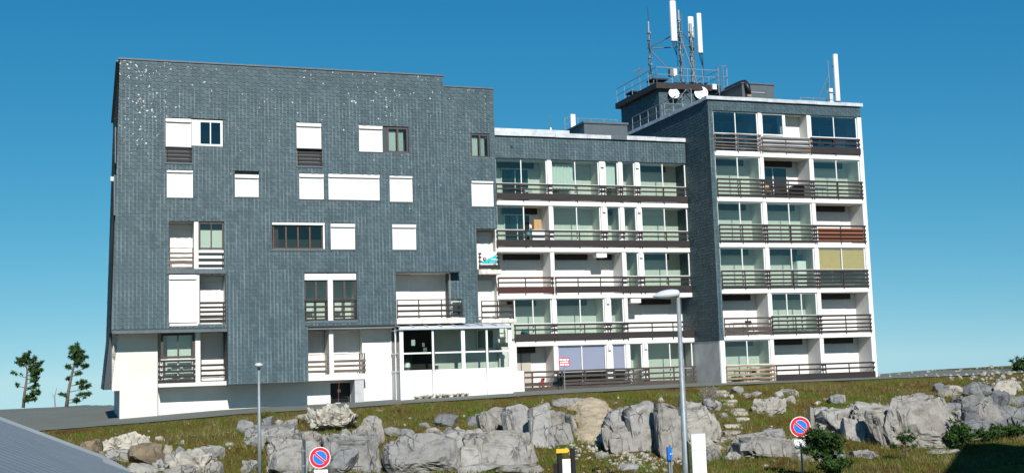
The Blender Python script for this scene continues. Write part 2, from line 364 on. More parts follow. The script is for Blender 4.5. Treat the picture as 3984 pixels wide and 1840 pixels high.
def leaf_mat(name, c1, c2, patch=None):
    m = bpy.data.materials.new(name); m.use_nodes = True
    n, l = m.node_tree.nodes, m.node_tree.links
    b = n['Principled BSDF']; b.inputs['Roughness'].default_value = 0.7; b.inputs['Specular IOR Level'].default_value = 0.15
    g = n.new('ShaderNodeNewGeometry')
    rp = n.new('ShaderNodeValToRGB')
    rp.color_ramp.elements[0].color = (*c1, 1); rp.color_ramp.elements[1].color = (*c2, 1)
    l.new(g.outputs['Random Per Island'], rp.inputs[0]); l.new(rp.outputs[0], b.inputs['Base Color'])
    if patch:                                        # patches of rusty moss and fresh green across the slope
        t = n.new('ShaderNodeTexNoise'); t.inputs['Scale'].default_value = 0.62; t.inputs['Detail'].default_value = 5; t.inputs['Roughness'].default_value = 0.65
        l.new(g.outputs['Position'], t.inputs['Vector'])
        r = n.new('ShaderNodeValToRGB'); e = r.color_ramp.elements
        e[0].position = 0.36; e[0].color = (*patch[0], 1); e[1].position = 0.64; e[1].color = (*patch[2], 1); k = e.new(0.5); k.color = (*patch[1], 1)
        l.new(t.outputs['Fac'], r.inputs[0])
        mu = n.new('ShaderNodeMix'); mu.data_type = 'RGBA'; mu.blend_type = 'MULTIPLY'; mu.inputs[0].default_value = 1
        l.new(rp.outputs[0], mu.inputs[6]); l.new(r.outputs[0], mu.inputs[7]); l.new(mu.outputs[2], b.inputs['Base Color'])
    return m
M['needles'] = leaf_mat('pine_needles', (0.018, 0.045, 0.014), (0.055, 0.11, 0.028))
M['needles2'] = leaf_mat('young_pine_needles', (0.016, 0.042, 0.012), (0.05, 0.10, 0.022))
M['grass'] = leaf_mat('grass_blades', (0.050, 0.072, 0.012), (0.155, 0.158, 0.036), ((0.95, 0.55, 0.55), (1.05, 0.95, 0.9), (0.72, 1.12, 0.65)))
M['grass_mix'] = leaf_mat('mixed_grass_blades', (0.05, 0.075, 0.014), (0.20, 0.17, 0.06), ((1.0, 0.6, 0.5), (1.0, 0.95, 0.9), (0.65, 1.1, 0.6)))
M['grass_dry'] = leaf_mat('dry_grass_blades', (0.09, 0.075, 0.025), (0.22, 0.185, 0.075))
M['bark'] = mat('grey_brown_bark', (0.17, 0.14, 0.12), 0.9, noise_scale=6, noise_amt=0.5)
M['twig'] = mat('dead_twigs', (0.22, 0.19, 0.18), 0.9)
M['roof_sheet'] = mat('blue_grey_steel_sheet', (0.175, 0.205, 0.225), 0.55, metal=0.0, noise_scale=1.5, noise_amt=0.10)
M['timber_dark'] = mat('dark_timber_boards', (0.10, 0.06, 0.035), 0.8, noise_scale=4, noise_amt=0.4)

# ------------------------------------------------------------------ mesh helpers
COL = scene.collection
WLOC = {}
def wloc(o):
    return WLOC.get(o.name, Vector((0, 0, 0))) if o else Vector((0, 0, 0))

class MB:
    """collects shapes (world coordinates) that become ONE mesh object"""
    def __init__(s):
        s.v, s.f, s.mi, s.cur = [], [], [], 0
    def quad(s, a, b, c, d):
        i = len(s.v); s.v += [a, b, c, d]; s.f.append((i, i + 1, i + 2, i + 3)); s.mi.append(s.cur); return s
    def poly(s, pts):
        i = len(s.v); s.v += list(pts); s.f.append(tuple(range(i, i + len(pts)))); s.mi.append(s.cur); return s
    def box(s, x0, x1, y0, y1, z0, z1):
        i = len(s.v)
        s.v += [(x0, y0, z0), (x1, y0, z0), (x1, y1, z0), (x0, y1, z0), (x0, y0, z1), (x1, y0, z1), (x1, y1, z1), (x0, y1, z1)]
        for q in ((0, 3, 2, 1), (4, 5, 6, 7), (0, 1, 5, 4), (1, 2, 6, 5), (2, 3, 7, 6), (3, 0, 4, 7)):
            s.f.append(tuple(i + k for k in q)); s.mi.append(s.cur)
        return s
    def prism(s, pts, a, b, axis='y'):
        """polygon pts in the plane across `axis`, from a to b along it"""
        n = len(pts); i = len(s.v)
        mk = {'y': lambda p, t: (p[0], t, p[1]), 'x': lambda p, t: (t, p[0], p[1]), 'z': lambda p, t: (p[0], p[1], t)}[axis]
        s.v += [mk(p, a) for p in pts] + [mk(p, b) for p in pts]
        s.f.append(tuple(i + k for k in range(n))); s.mi.append(s.cur)
        s.f.append(tuple(i + n + k for k in reversed(range(n)))); s.mi.append(s.cur)
        for k in range(n):
            k2 = (k + 1) % n
            s.f.append((i + k, i + n + k, i + n + k2, i + k2)); s.mi.append(s.cur)
        return s
    def tube(s, pts, r, n=6, r2=None, cap=True):
        pts = [Vector(p) for p in pts]; i0 = len(s.v); m = len(pts)
        ref = None
        for k, p in enumerate(pts):
            d = (pts[min(k + 1, m - 1)] - pts[max(k - 1, 0)]).normalized()
            if ref is None or abs(d.dot(ref)) > 0.95:
                ref = Vector((0, 0, 1)) if abs(d.z) < 0.9 else Vector((1, 0, 0))
            a = d.cross(ref).normalized(); b = d.cross(a)
            rr = r if r2 is None else r + (r2 - r) * k / max(1, m - 1)
            for j in range(n):
                t = 2 * math.pi * j / n
                s.v.append(tuple(p + a * (math.cos(t) * rr) + b * (math.sin(t) * rr)))
        for k in range(m - 1):
            for j in range(n):
                a0 = i0 + k * n + j; a1 = i0 + k * n + (j + 1) % n
                s.f.append((a0, a1, a1 + n, a0 + n)); s.mi.append(s.cur)
        if cap:
            s.f.append(tuple(i0 + j for j in reversed(range(n)))); s.mi.append(s.cur)
            s.f.append(tuple(i0 + (m - 1) * n + j for j in range(n))); s.mi.append(s.cur)
        return s
    def build(s, name, mats, parent=None, smooth=False, origin=None, fix=True):
        if not isinstance(mats, (list, tuple)): mats = [mats]
        vs_ = np.array(s.v, dtype=float).reshape(-1, 3)
        if origin is None:
            lo, hi = vs_.min(0), vs_.max(0)
            origin = ((lo[0] + hi[0]) / 2, (lo[1] + hi[1]) / 2, lo[2])
        me = bpy.data.meshes.new(name)
        me.from_pydata((vs_ - np.array(origin)).tolist(), [], s.f)
        for m in mats: me.materials.append(M[m] if isinstance(m, str) else m)
        if len(mats) > 1: me.polygons.foreach_set('material_index', s.mi)
        if smooth: me.polygons.foreach_set('use_smooth', [True] * len(s.f))
        if fix:
            bm = bmesh.new(); bm.from_mesh(me); bmesh.ops.recalc_face_normals(bm, faces=bm.faces); bm.to_mesh(me); bm.free()
        me.update()
        o = bpy.data.objects.new(name, me); COL.objects.link(o)
        put(o, origin, parent)
        return o

def put(o, origin, parent):
    WLOC[o.name] = Vector(origin)
    if parent:
        o.parent = parent; o.location = Vector(origin) - wloc(parent)
    else:
        o.location = origin

def tag(o, label=None, cat=None, group=None, kind=None):
    if label: o['label'] = label
    if cat: o['category'] = cat
    if group: o['group'] = group
    if kind: o['kind'] = kind
    return o

def empty(name, loc, label=None, cat=None, group=None):
    o = bpy.data.objects.new(name, None); o.empty_display_size = 0.3
    COL.objects.link(o); put(o, loc, None)
    return tag(o, label, cat, group)

def box(name, m, parent, *b):
    return MB().box(*b).build(name, m, parent)

def text_mesh(body, size, m, name, parent, origin, rot=None, align='CENTER', thick=0.0):
    cu = bpy.data.curves.new(name, 'FONT'); cu.body = body; cu.size = size; cu.align_x = align; cu.align_y = 'CENTER'; cu.extrude = thick
    tmp = bpy.data.objects.new(name + '_tmp', cu); COL.objects.link(tmp)
    bpy.context.view_layer.update()
    me = bpy.data.meshes.new_from_object(tmp.evaluated_get(bpy.context.evaluated_depsgraph_get()))
    bpy.data.objects.remove(tmp)
    me.materials.clear(); me.materials.append(M[m])
    o = bpy.data.objects.new(name, me); COL.objects.link(o)
    put(o, origin, parent)
    if rot: o.rotation_euler = rot
    return o

def lerp_tab(t,x):
    if x<=t[0][0]: return t[0][1]
    for (a,b),(c,e) in zip(t,t[1:]):
        if x<=c: return b+(e-b)*(x-a)/(c-a)
    return t[-1][1]
PATH_Z=[(-60,-3.35),(-36,-3.2),(-32.3,-3.08),(-27.3,-2.85),(-22,-2.76),(-18,-2.65),(-11,-2.50),(-2,-2.42),(10,-2.42),(22,-2.40),(40,-2.2)]
EDGE_Y=-5.0; TOE_Y=-22.5
TOE_Z=[(-60,-4.95),(-30,-4.95),(-18,-4.95),(-10,-4.75),(-4,-4.85),(6,-4.75),(30,-4.5)]
def rim(x):            # where the plateau falls away behind
    return lerp_tab([(-34,46),(-30,30),(8,30),(12,6.5),(30,9),(60,12)],x)
def smooth(t):
    t=max(0,min(1,t));return t*t*(3-2*t)
def ground_z(x,y):
    pz=lerp_tab(PATH_Z,x)
    # rocky mound at the far right
    if x>13: pz+=0.22*smooth((x-13)/9)*smooth((y+6)/5)*(1-smooth((y-7)/6))
    if y>=EDGE_Y:
        r=rim(x)
        if y>r: pz-=(y-r)*0.42*smooth((y-r)/6)
        return max(pz,-420)
    tz=lerp_tab(TOE_Z,x)
    t=(EDGE_Y-y)/(EDGE_Y-TOE_Y)
    if t<1:
        # convex brow, then straight bank
        return pz+(tz-pz)*(0.55*t+0.45*t*t*(3-2*t))
    return tz-0.012*(TOE_Y-y)*(1-min(1,max(0,(-y-70)/60)))

# ------------------------------------------------------------------ the setting
def fbm(x, y, s, k=4):
    return noise.fractal(Vector((x * s, y * s, 3.7)), 0.9, 2.1, k)

def ground_rough(x, y):
    z = ground_z(x, y)
    if y < EDGE_Y - 0.1:
        a = min(1.0, (EDGE_Y - y) / 5.0)
        z += a * (0.17 * fbm(x, y, 0.45) + 0.05 * fbm(x + 31, y, 1.7)) - 0.10 * min(1.0, (EDGE_Y - y) / 1.0)
    return z

def axis(a, b, stops):
    out = []; v = a
    while v < b:
        out.append(v)
        lim, st = next(q for q in stops if v < q[0] - 1e-6)
        v = min(v + st, lim)
    out.append(b); return out
gx = axis(-6000, 6000, [(-700, 1200), (-120, 90), (-42, 8), (22, 0.3), (70, 4), (160, 18), (700, 90), (1e9, 1200)])
gy = axis(-400, 6000, [(-90, 60), (-30, 5), (-4.9, 0.3), (60, 2.0), (160, 18), (700, 90), (1e9, 1200)])
gv = []
for y in gy:
    for x in gx:
        gv.append((x, y, ground_rough(x, y)))
nx = len(gx)
gf = [(j * nx + i, j * nx + i + 1, (j + 1) * nx + i + 1, (j + 1) * nx + i) for j in range(len(gy) - 1) for i in range(nx - 1)]
me = bpy.data.meshes.new('ground'); me.from_pydata(gv, [], gf); me.materials.append(M['ground'])
me.polygons.foreach_set('use_smooth', [True] * len(gf)); me.update()
ground = bpy.data.objects.new('ground', me); COL.objects.link(ground); tag(ground, kind='structure')

# asphalt in front of the building, spreading into a lot on the left
def front_edge(x):
    return EDGE_Y + 0.18 * math.sin(x * 0.9) + 0.12 * math.sin(x * 2.3 + 1) + (0.0 if x > -33 else 0.35 * (-33 - x) * 0)
av, af = [], []
ax = axis(-60, 19, [(1e9, 0.5)])
rows = 24
for x in ax:
    y0 = front_edge(x)
    y1 = 45.0 if x < -31 else (14.0 if x < 9 else 6.6)
    for k in range(rows + 1):
        y = y0 + (y1 - y0) * (k / rows) ** 1.6
        av.append((x, y, ground_z(x, max(y, EDGE_Y)) + 0.03))
for i in range(len(ax) - 1):
    for k in range(rows):
        a = i * (rows + 1) + k
        af.append((a, a + rows + 1, a + rows + 2, a + 1))
me = bpy.data.meshes.new('road'); me.from_pydata(av, [], af); me.materials.append(M['asphalt']); me.update()
road = bpy.data.objects.new('road', me); COL.objects.link(road); tag(road, kind='structure')

# ------------------------------------------------------------------ the apartment building
B = empty('apartment_building', (-11, 1.4, -3.1),
          'long slate-clad apartment building with white balconies above the rocky bank', 'building')
H = 2.65

def holed_wall(mb, x0, x1, z0, z1, y, depth, holes):
    """front sheet with openings and reveals of the given depth"""
    xs = sorted({x0, x1, *[h[0] for h in holes], *[h[1] for h in holes]})
    zs = sorted({z0, z1, *[h[2] for h in holes], *[h[3] for h in holes]})
    xs = [x for x in xs if x0 <= x <= x1]; zs = [z for z in zs if z0 <= z <= z1]
    def solid(i, j):
        if not (0 <= i < len(xs) - 1 and 0 <= j < len(zs) - 1): return False
        cx, cz = (xs[i] + xs[i + 1]) / 2, (zs[j] + zs[j + 1]) / 2
        return not any(h[0] < cx < h[1] and h[2] < cz < h[3] for h in holes)
    for i in range(len(xs) - 1):
        for j in range(len(zs) - 1):
            if not solid(i, j): continue
            a, b, c, d = xs[i], xs[i + 1], zs[j], zs[j + 1]
            mb.quad((a, y, c), (b, y, c), (b, y, d), (a, y, d))
            if not solid(i - 1, j): mb.quad((a, y, c), (a, y, d), (a, y + depth, d), (a, y + depth, c))
            if not solid(i + 1, j): mb.quad((b, y, c), (b, y + depth, c), (b, y + depth, d), (b, y, d))
            if not solid(i, j - 1): mb.quad((a, y, c), (a, y + depth, c), (b, y + depth, c), (b, y, c))
            if not solid(i, j + 1): mb.quad((a, y, d), (b, y, d), (b, y + depth, d), (a, y + depth, d))

SLATES = []      # (verts, faces, distance to the photographer, wall part)
EYE = cam.matrix_world.translation
rng = random.Random(11)
def slate_field(wall, s0, s1, t0, t1, holes, to_world, lb=None, rb=None, w=0.37, h=0.172):
    rows_ = int(math.ceil((t1 - t0) / h))
    for r in range(rows_):
        za = t1 - (r + 1) * h; zb = za + h
        off = (r % 2) * w / 2
        n = int((s1 - s0) / w) + 4
        L = lb((za + zb) / 2) if lb else s0
        Rr = rb((za + zb) / 2) if rb else s1
        for i in range(-2, n):
            a = s0 + i * w - off; b = a + w - 0.006
            z0_, z1_ = max(za, t0), min(zb, t1)
            a, b = max(a, L), min(b, Rr)
            if b - a < 0.04 or z1_ - z0_ < 0.05: continue
            ok = True
            for (ha, hb, hc, hd) in holes:
                ox = min(b, hb) - max(a, ha); oz = min(z1_, hd) - max(z0_, hc)
                if ox > 0 and oz > 0:
                    if ox / (b - a) <= oz / (z1_ - z0_):
                        if a < ha: b = ha
                        elif b > hb: a = hb
                        else: ok = False
                    else:
                        if z0_ < hc: z1_ = hc
                        elif z1_ > hd: z0_ = hd
                        else: ok = False
                    if b - a < 0.03 or z1_ - z0_ < 0.04: ok = False
                if not ok: break
            if not ok: continue
            j = rng.uniform(-0.004, 0.007); tilt = rng.uniform(-0.006, 0.006)
            c = min(0.10, (b - a) * 0.3, (z1_ - z0_) * 0.5)
            o1, o2 = 0.022 + j, 0.006
            zt = min(z1_ + 0.035, t1)
            P = [(a, zt, o2), (a, z0_ + c, o1 - 0.003), (a + c, z0_ + tilt, o1), (b - c, z0_ + tilt, o1), (b, z0_ + c, o1 - 0.003), (b, zt, o2)]
            Q = [(p[0], p[1], 0.0) for p in P[1:5]]
            V = [to_world(*p) for p in P + Q]
            F = [(0, 1, 2, 3, 4, 5), (1, 6, 7, 2), (2, 7, 8, 3), (3, 8, 9, 4)]
            SLATES.append((V, F, (Vector(V[3]) - EYE).length, wall))

def front(Y): return lambda s, t, o: (s, Y - o, t)
def flank(X): return lambda s, t, o: (X - o, s, t)

# ---- part makers
def window_frame(x0, x1, z0, z1, y, panes=2, fm='frame_white', gm='glass', fw_=0.06, transom=None, d=0.07, name='window', thin=0.05):
    """frame mesh is the part, each pane a sub-part"""
    mb = MB()
    mb.box(x0, x0 + fw_, y, y + d, z0, z1); mb.box(x1 - fw_, x1, y, y + d, z0, z1)
    mb.box(x0 + fw_, x1 - fw_, y, y + d, z1 - fw_, z1); mb.box(x0 + fw_, x1 - fw_, y, y + d, z0, z0 + fw_)
    xs = [x0 + fw_ + (x1 - x0 - 2 * fw_) * k / panes for k in range(panes + 1)]
    for x in xs[1:-1]: mb.box(x - thin / 2, x + thin / 2, y - 0.006, y + d, z0 + fw_ + .001, z1 - fw_ - .001)
    if transom: 
        for a, b in zip(xs, xs[1:]): mb.box(a + thin / 2 + .001, b - thin / 2 - .001, y + 0.004, y + d, transom - fw_ / 2, transom + fw_ / 2)
    f = mb.build(name, fm, B)
    for a, b in zip(xs, xs[1:]):
        zz = [(z0 + fw_, z1 - fw_)] if not transom else [(z0 + fw_, transom - fw_ / 2), (transom + fw_ / 2, z1 - fw_)]
        for c, e in zz:
            g = gm
            MB().box(a + 0.004, b - 0.004, y + 0.03, y + 0.036, c, e).build('pane', g, f)
    return f

def shutter_window(x0, x1, z0, z1, y, boxh=0.16, m='shutter', inset=0.07, sill=True, frame='frame_white', boxm=None):
    """a closed roller shutter with its box and side guides"""
    mb = MB(); yy = y + inset
    mb.box(x0, x0 + 0.045, yy - 0.02, yy + 0.05, z0, z1 - boxh); mb.box(x1 - 0.045, x1, yy - 0.02, yy + 0.05, z0, z1 - boxh)
    if boxm is None and boxh: mb.box(x0, x1, yy - 0.09, yy + 0.06, z1 - boxh, z1)
    f = mb.build('window', frame, B)
    MB().box(x0 + 0.045, x1 - 0.045, yy + 0.012, yy + 0.03, z0 + 0.03, z1 - boxh - .001).build('roller_shutter', m, f)
    MB().box(x0 + 0.045, x1 - 0.045, yy - 0.004, yy + 0.034, z0, z0 + 0.03).build('bottom_bar', frame, f)
    if boxm: MB().box(x0 - 0.02, x1 + 0.02, yy - 0.09, yy + 0.06, z1 - boxh, z1).build('shutter_box', boxm, f)
    if sill: MB().box(x0 - 0.05, x1 + 0.05, y - 0.05, y + 0.1, z0 - 0.05, z0 - 0.003).build('sill', 'lead', f)
    return f

def back_shutter(x0, x1, zf, zc, y, boxx=None, lower=0.0, m='shutter_grey', boxm='box_dark', boxh=0.34):
    """balcony door at the back of a loggia behind its closed roller shutter, under a deep box"""
    mb = MB()
    mb.prism([(x0, zf), (x1, zf), (x1, zc - boxh), (x1 - 0.05, zc - boxh), (x1 - 0.05, zf + 0.02), (x0 + 0.05, zf + 0.02), (x0 + 0.05, zc - boxh), (x0, zc - boxh)], y - 0.03, y - 0.002)
    f = mb.build('balcony_door', 'frame_white', B)
    MB().box(x0 + 0.05, x1 - 0.05, y - 0.022, y - 0.004, zf + 0.02, zc - boxh).build('roller_shutter', m, f)
    bx = boxx or (x0 - 0.15, x1 + 0.15)
    MB().box(bx[0], bx[1], y - 0.20, y - 0.002, zc - boxh + 0.002, zc - 0.02).build('shutter_box', boxm, f)
    return f

def back_glass(x0, x1, zf, zc, y, boxx=None, boxh=0.34, gap=0.5):
    """dark glazed balcony door at the back of a loggia"""
    f = MB().box(x0, x1, y - 0.03, y - 0.004, zf, zc - boxh).build('balcony_door', 'dark_room', B)
    xm = (x0 + x1) / 2
    mb = MB()
    for x in (x0, xm - .02, x1 - 0.05): mb.box(x, x + 0.05, y - 0.06, y - 0.031, zf, zc - boxh)
    mb.box(x0 + .05, x1 - .05, y - 0.058, y - 0.031, zc - boxh - .06, zc - boxh - .001)
    mb.build('door_frame', 'frame_white', f)
    MB().box(x0 + .05, x1 - .05, y - 0.04, y - 0.036, zf, zc - boxh - .06).build('pane', 'glass', f)
    bx = boxx or (x0 - 0.15, x1 + 0.15)
    MB().box(bx[0], bx[1], y - 0.20, y - 0.002, zc - boxh + 0.002, zc - 0.02).build('shutter_box', 'box_dark', f)
    return f

def railing(x0, x1, y, rails, posts, m='rail', z0=None, z1=None, pm=None, wob=0.0, th=0.035, ends=(), post_w=0.05):
    """rails: (bottom, top) heights; top rail is the part, other rails and posts its sub-parts"""
    rr = sorted(rails, key=lambda r: -r[1])
    f = None
    for k, (a, b) in enumerate(rr):
        mb = MB()
        if wob:
            n = 5; j = [rng.uniform(-wob, wob) for _ in range(n + 1)]
            for q in range(n):
                xa = x0 + (x1 - x0) * q / n; xb = x0 + (x1 - x0) * (q + 1) / n
                mb.prism([(xa, a + j[q]), (xb, a + j[q + 1]), (xb, b + j[q + 1]), (xa, b + j[q])], y - th, y)
        else:
            mb.box(x0, x1, y - th, y, a, b)
        for (ex, ey) in ends:      # rails that turn the corner and run back to the wall
            mb.box(min(ex, ex + 0.03), max(ex, ex + 0.03), y + .001, ey, a, b)
        o = mb.build('balcony_railing' if k == 0 else 'rail', m, B if k == 0 else f)
        if k == 0: f = o
    lo = z0 if z0 is not None else rr[-1][0] - 0.08
    hi = z1 if z1 is not None else rr[0][1] - 0.02
    for x in posts:
        MB().box(x - post_w / 2, x + post_w / 2, y + 0.002, y + 0.045, lo, hi).build('post', pm or m, f)
    return f

def slab(name, x0, x1, y0, y1, z0, z1, m='white'):
    return box(name, m, B, x0, x1, y0, y1, z0, z1)

# =================================================================== left block
YL, YS = 1.4, 2.0                       # main slate plane, secondary slate plane
def left_edge(z):  return lerp_tab([(-2, -32.9), (1.16, -32.58), (7, -32.42), (14.8, -32.24)], z)
def right_edge(z): return lerp_tab([(1.3, -14.55), (4.0, -14.74), (6, -14.97), (8.5, -14.98), (10.8, -15.13), (13, -15.45), (14.8, -15.48)], z)
L_shut = {   # closed roller shutters: x0,x1,z0,z1
    'a': (-30.04, -28.79, 10.42, 11.86), 'b': (-29.99, -28.72, 7.83, 9.22), 'c': (-26.65, -25.43, 7.92, 9.10),
    'd': (-23.48, -22.18, 10.55, 11.88), 'e': (-20.18, -18.90, 10.46, 11.87), 'f': (-23.37, -22.09, 7.87, 9.20),
    'g': (-21.85, -19.11, 7.86, 9.23), 'h': (-18.57, -17.31, 7.80, 9.20), 'i': (-21.77, -20.48, 5.24, 6.60), 'j': (-18.48, -17.17, 5.23, 6.60)}
holes = [(-30.04, -28.77, 9.60, 11.90), (-28.77, -27.22, 10.47, 11.90), (-29.99, -28.72, 7.81, 9.23), (-26.65, -25.43, 7.90, 9.27),
         (-23.48, -22.16, 9.60, 11.90), (-20.18, -17.48, 10.44, 11.88), (-23.37, -22.09, 7.85, 9.21), (-21.85, -19.11, 7.84, 9.24),
         (-18.57, -17.31, 7.78, 9.21), (-21.77, -20.48, 5.23, 6.61), (-18.48, -17.17, 5.22, 6.61), (-24.79, -22.09, 5.25, 6.62),
         (-29.90, -27.20, 4.22, 6.64), (-29.90, -27.14, 1.46, 3.98), (-23.18, -20.46, 1.54, 4.02), (-18.35, -14.0, 1.0, 4.03)]
mb = MB()
xr0 = -15.5
holed_wall(mb, -32.2, xr0, 1.25, 14.75, YL, 0.32, [(a, min(b, xr0), c, d) for a, b, c, d in holes])
zs = [1.25, 3, 5, 7, 9, 11, 13, 14.75]
for a, b in zip(zs, zs[1:]):            # flared left margin
    mb.prism([(left_edge(a), a), (-32.2, a), (-32.2, b), (left_edge(b), b)], YL, YL + 0.3)
zs = [4.03, 6, 8.5, 10.8, 13, 14.75]
for a, b in zip(zs, zs[1:]):            # flared right margin
    mb.prism([(xr0, a), (right_edge(a), a), (right_edge(b), b), (xr0, b)], YL, YL + 0.55)
wall_main = mb.build('slate_wall', 'slate_back', B)
slate_field(wall_main, -33.0, -14.4, 1.27, 14.72, holes, front(YL), left_edge, right_edge)
# the lower apron that hangs over the ground floor
mb = MB(); mb.box(-27.06, -23.05, YL - 0.13, 3.0, -1.55, 1.24); mb.box(-27.06, -23.2, YL - 0.13, YL - 0.001, 1.24, 4.2)
apron = mb.build('slate_apron', 'slate_back', B)
slate_field(apron, -27.06, -23.05, -1.53, 4.2, [(-23.2, -23.0, 1.2, 4.3)], front(YL - 0.13))
# secondary wall, set back, beside the middle block
holes2 = [(-13.82, -12.70, 10.42, 11.80), (-13.82, -12.52, 7.69, 9.13), (-13.62, -12.0, 1.0, 6.48)]
mb = MB(); holed_wall(mb, -15.3, -12.38, 1.28, 14.32, YS, 0.5, [(a, min(b, -12.38), c, d) for a, b, c, d in holes2])
wall_sec = mb.build('slate_wall', 'slate_back', B)
slate_field(wall_sec, -15.3, -12.38, 1.28, 14.3, holes2, front(YS), w=0.37, h=0.172)
# left end wall (slates down to a skirt) and its edge boards
mb = MB()
mb.prism([(-32.62, 1.2), (-32.9, -1.6), (-32.55, -1.6), (-32.2, 1.2), (-32.2, 14.7), (-32.26, 14.7)], 2.62, 17.0)
end_wall = mb.build('end_wall', 'slate_back', B)
mb = MB(); mb.prism([(-32.62, 1.2), (-32.2, 1.2), (-32.2, 14.7), (-32.26, 14.7)], 1.72, 2.615); mb.build('end_return', 'slate_back', B)
def end_x(z): return lerp_tab([(-1.6, -32.9), (1.2, -32.62), (14.7, -32.26)], z)
slate_field(end_wall, 1.45, 17.0, -1.6, 14.7, [(1.4, 2.62, -2, 1.16)], lambda s, t, o: (end_x(t) - o - 0.01, s, t))
# body of the left block behind the slates
MB().box(-32.1, -12.5, 3.9, 17, -3.6, 14.2).build('core_wall', 'white', B)
MB().box(-32.1, -15.6, 1.75, 17, 14.2, 14.45).build('roof', 'roof', B)
MB().box(-15.6, -12.5, 2.6, 17, 13.9, 14.1).build('roof', 'roof', B)
for a, b in zip([-32.3, -28.1, -23.9, -19.7], [-28.11, -23.91, -19.71, -15.42]):
    box('coping', 'lead', B, a, b, YL - 0.05, YL + 0.36, 14.755, 14.83)
box('coping', 'lead', B, -15.40, -12.33, YS - 0.05, YS + 0.4, 14.325, 14.40)
box('coping', 'lead', B, -32.42, -32.1, YL + .365, 17, 14.72, 14.80)
box('edge_board', 'lead', B, -32.46, -32.40, YL - 0.034, YL + 0.25, 9.5, 11.3)
box('edge_board', 'lead', B, -32.50, -32.42, YL - 0.034, YL + 0.25, 6.9, 8.9)
box('vent_pipe', 'lamp_grey', B, -32.62, -32.4, 4.0, 4.2, 9.02, 9.25)

# closed roller shutters
for k, (a, b, c, d) in L_shut.items():
    shutter_window(a, b, c, d, YL, boxh=0.17 if k not in 'bh' else 0.10, inset=0.10 if k != 'c' else 0.22)
box('lintel', 'lead', B, -26.65, -25.43, YL + 0.2, YL + 0.4, 9.12, 9.28)
# railings drawn across the tall windows a and d
for (x0, x1) in ((-30.02, -28.79), (-23.46, -22.18)):
    f = box('apron_panel', 'shutter', B, x0, x1, YL + 0.104, YL + 0.14, 9.62, 10.40)
    railing(x0, x1, YL + 0.055, [(10.27, 10.38), (10.08, 10.19), (9.89, 10.0), (9.68, 9.81)], [x0 + 0.06, x1 - 0.06], z0=9.62)
    box('ledge', 'lead', B, x0 - 0.06, x1 + 0.06, YL - 0.06, YL + 0.16, 9.53, 9.60)
# window beside shutter a
box('wall_panel', 'white', B, -28.77, -28.45, YL + 0.06, YL + 0.2, 10.47, 11.86)
f = window_frame(-28.45, -27.24, 10.50, 11.84, YL + 0.05, 2, fw_=0.11, gm='glass_blue')
box('room_wall', 'dark_room', B, -28.5, -27.2, YL + 0.6, YL + 0.62, 10.4, 11.9)
# window with curtains beside shutter e, and the one on the secondary wall
def curtain_window(x0, x1, z0, z1, y):
    f = window_frame(x0, x1, z0, z1, y + 0.03, 2, fm='frame_brown', gm='glass', fw_=0.09, thin=0.09)
    n = 34
    for (a, b) in ((x0 + 0.12, (x0 + x1) / 2 - 0.07), ((x0 + x1) / 2 + 0.07, x1 - 0.22)):
        mb = MB()
        pts = [(a + (b - a) * i / n, y + 0.24 + 0.035 * math.sin(i * 1.25 + a)) for i in range(n + 1)]
        for p, q in zip(pts, pts[1:]): mb.quad((p[0], p[1], z0 + 0.1), (q[0], q[1], z0 + 0.1), (q[0], q[1], z1 - 0.17), (p[0], p[1], z1 - 0.17))
        mb.build('curtain', 'curtain', f, smooth=True)
    box('curtain_rail', 'frame_wood', B, x0 + 0.1, x1 - 0.1, y + 0.16, y + 0.2, z1 - 0.17, z1 - 0.1)
    box('room_wall', 'dark_room', B, x0, x1, y + 0.7, y + 0.72, z0, z1)
curtain_window(-18.66, -17.50, 10.46, 11.83, YL)
box('wall_panel', 'slate_back', B, -18.90, -18.66, YL + 0.06, YL + 0.25, 10.44, 11.88)
curtain_window(-13.80, -12.72, 10.44, 11.78, YS)
shutter_window(-13.80, -12.54, 7.70, 9.12, YS, boxh=0.10)
# varnished four-light window
f = window_frame(-24.74, -22.18, 5.28, 6.50, YL + 0.08, 4, fm='frame_wood', gm='glass', fw_=0.05, thin=0.065)
box('window_casing', 'frame_white', B, -24.79, -22.09, YL - 0.05, YL + 0.2, 6.51, 6.62)
box('window_casing', 'frame_white', B, -22.17, -22.095, YL - 0.02, YL + 0.2, 5.27, 6.508)
box('sill', 'lead', B, -24.85, -22.05, YL - 0.06, YL + 0.1, 5.16, 5.24)
box('room_wall', 'dark_room', B, -24.8, -22.1, YL + 0.9, YL + 0.92, 5.2, 6.7)
box('curtain', 'rail_red', B, -24.66, -24.45, YL + 0.25, YL + 0.28, 5.35, 6.42)

def recess(x0, x1, z0, z1, y0, y1, m='white', name='loggia'):
    """white lined recess, open to the front"""
    mb = MB()
    mb.quad((x0, y1, z0), (x1, y1, z0), (x1, y1, z1), (x0, y1, z1))
    mb.quad((x0, y0, z0), (x0, y1, z0), (x0, y1, z1), (x0, y0, z1))
    mb.quad((x1, y0, z0), (x1, y0, z1), (x1, y1, z1), (x1, y1, z0))
    mb.quad((x0, y0, z1), (x0, y1, z1), (x1, y1, z1), (x1, y0, z1))
    mb.quad((x0, y0, z0), (x1, y0, z0), (x1, y1, z0), (x0, y1, z0))
    return mb.build(name, m, B, fix=False)

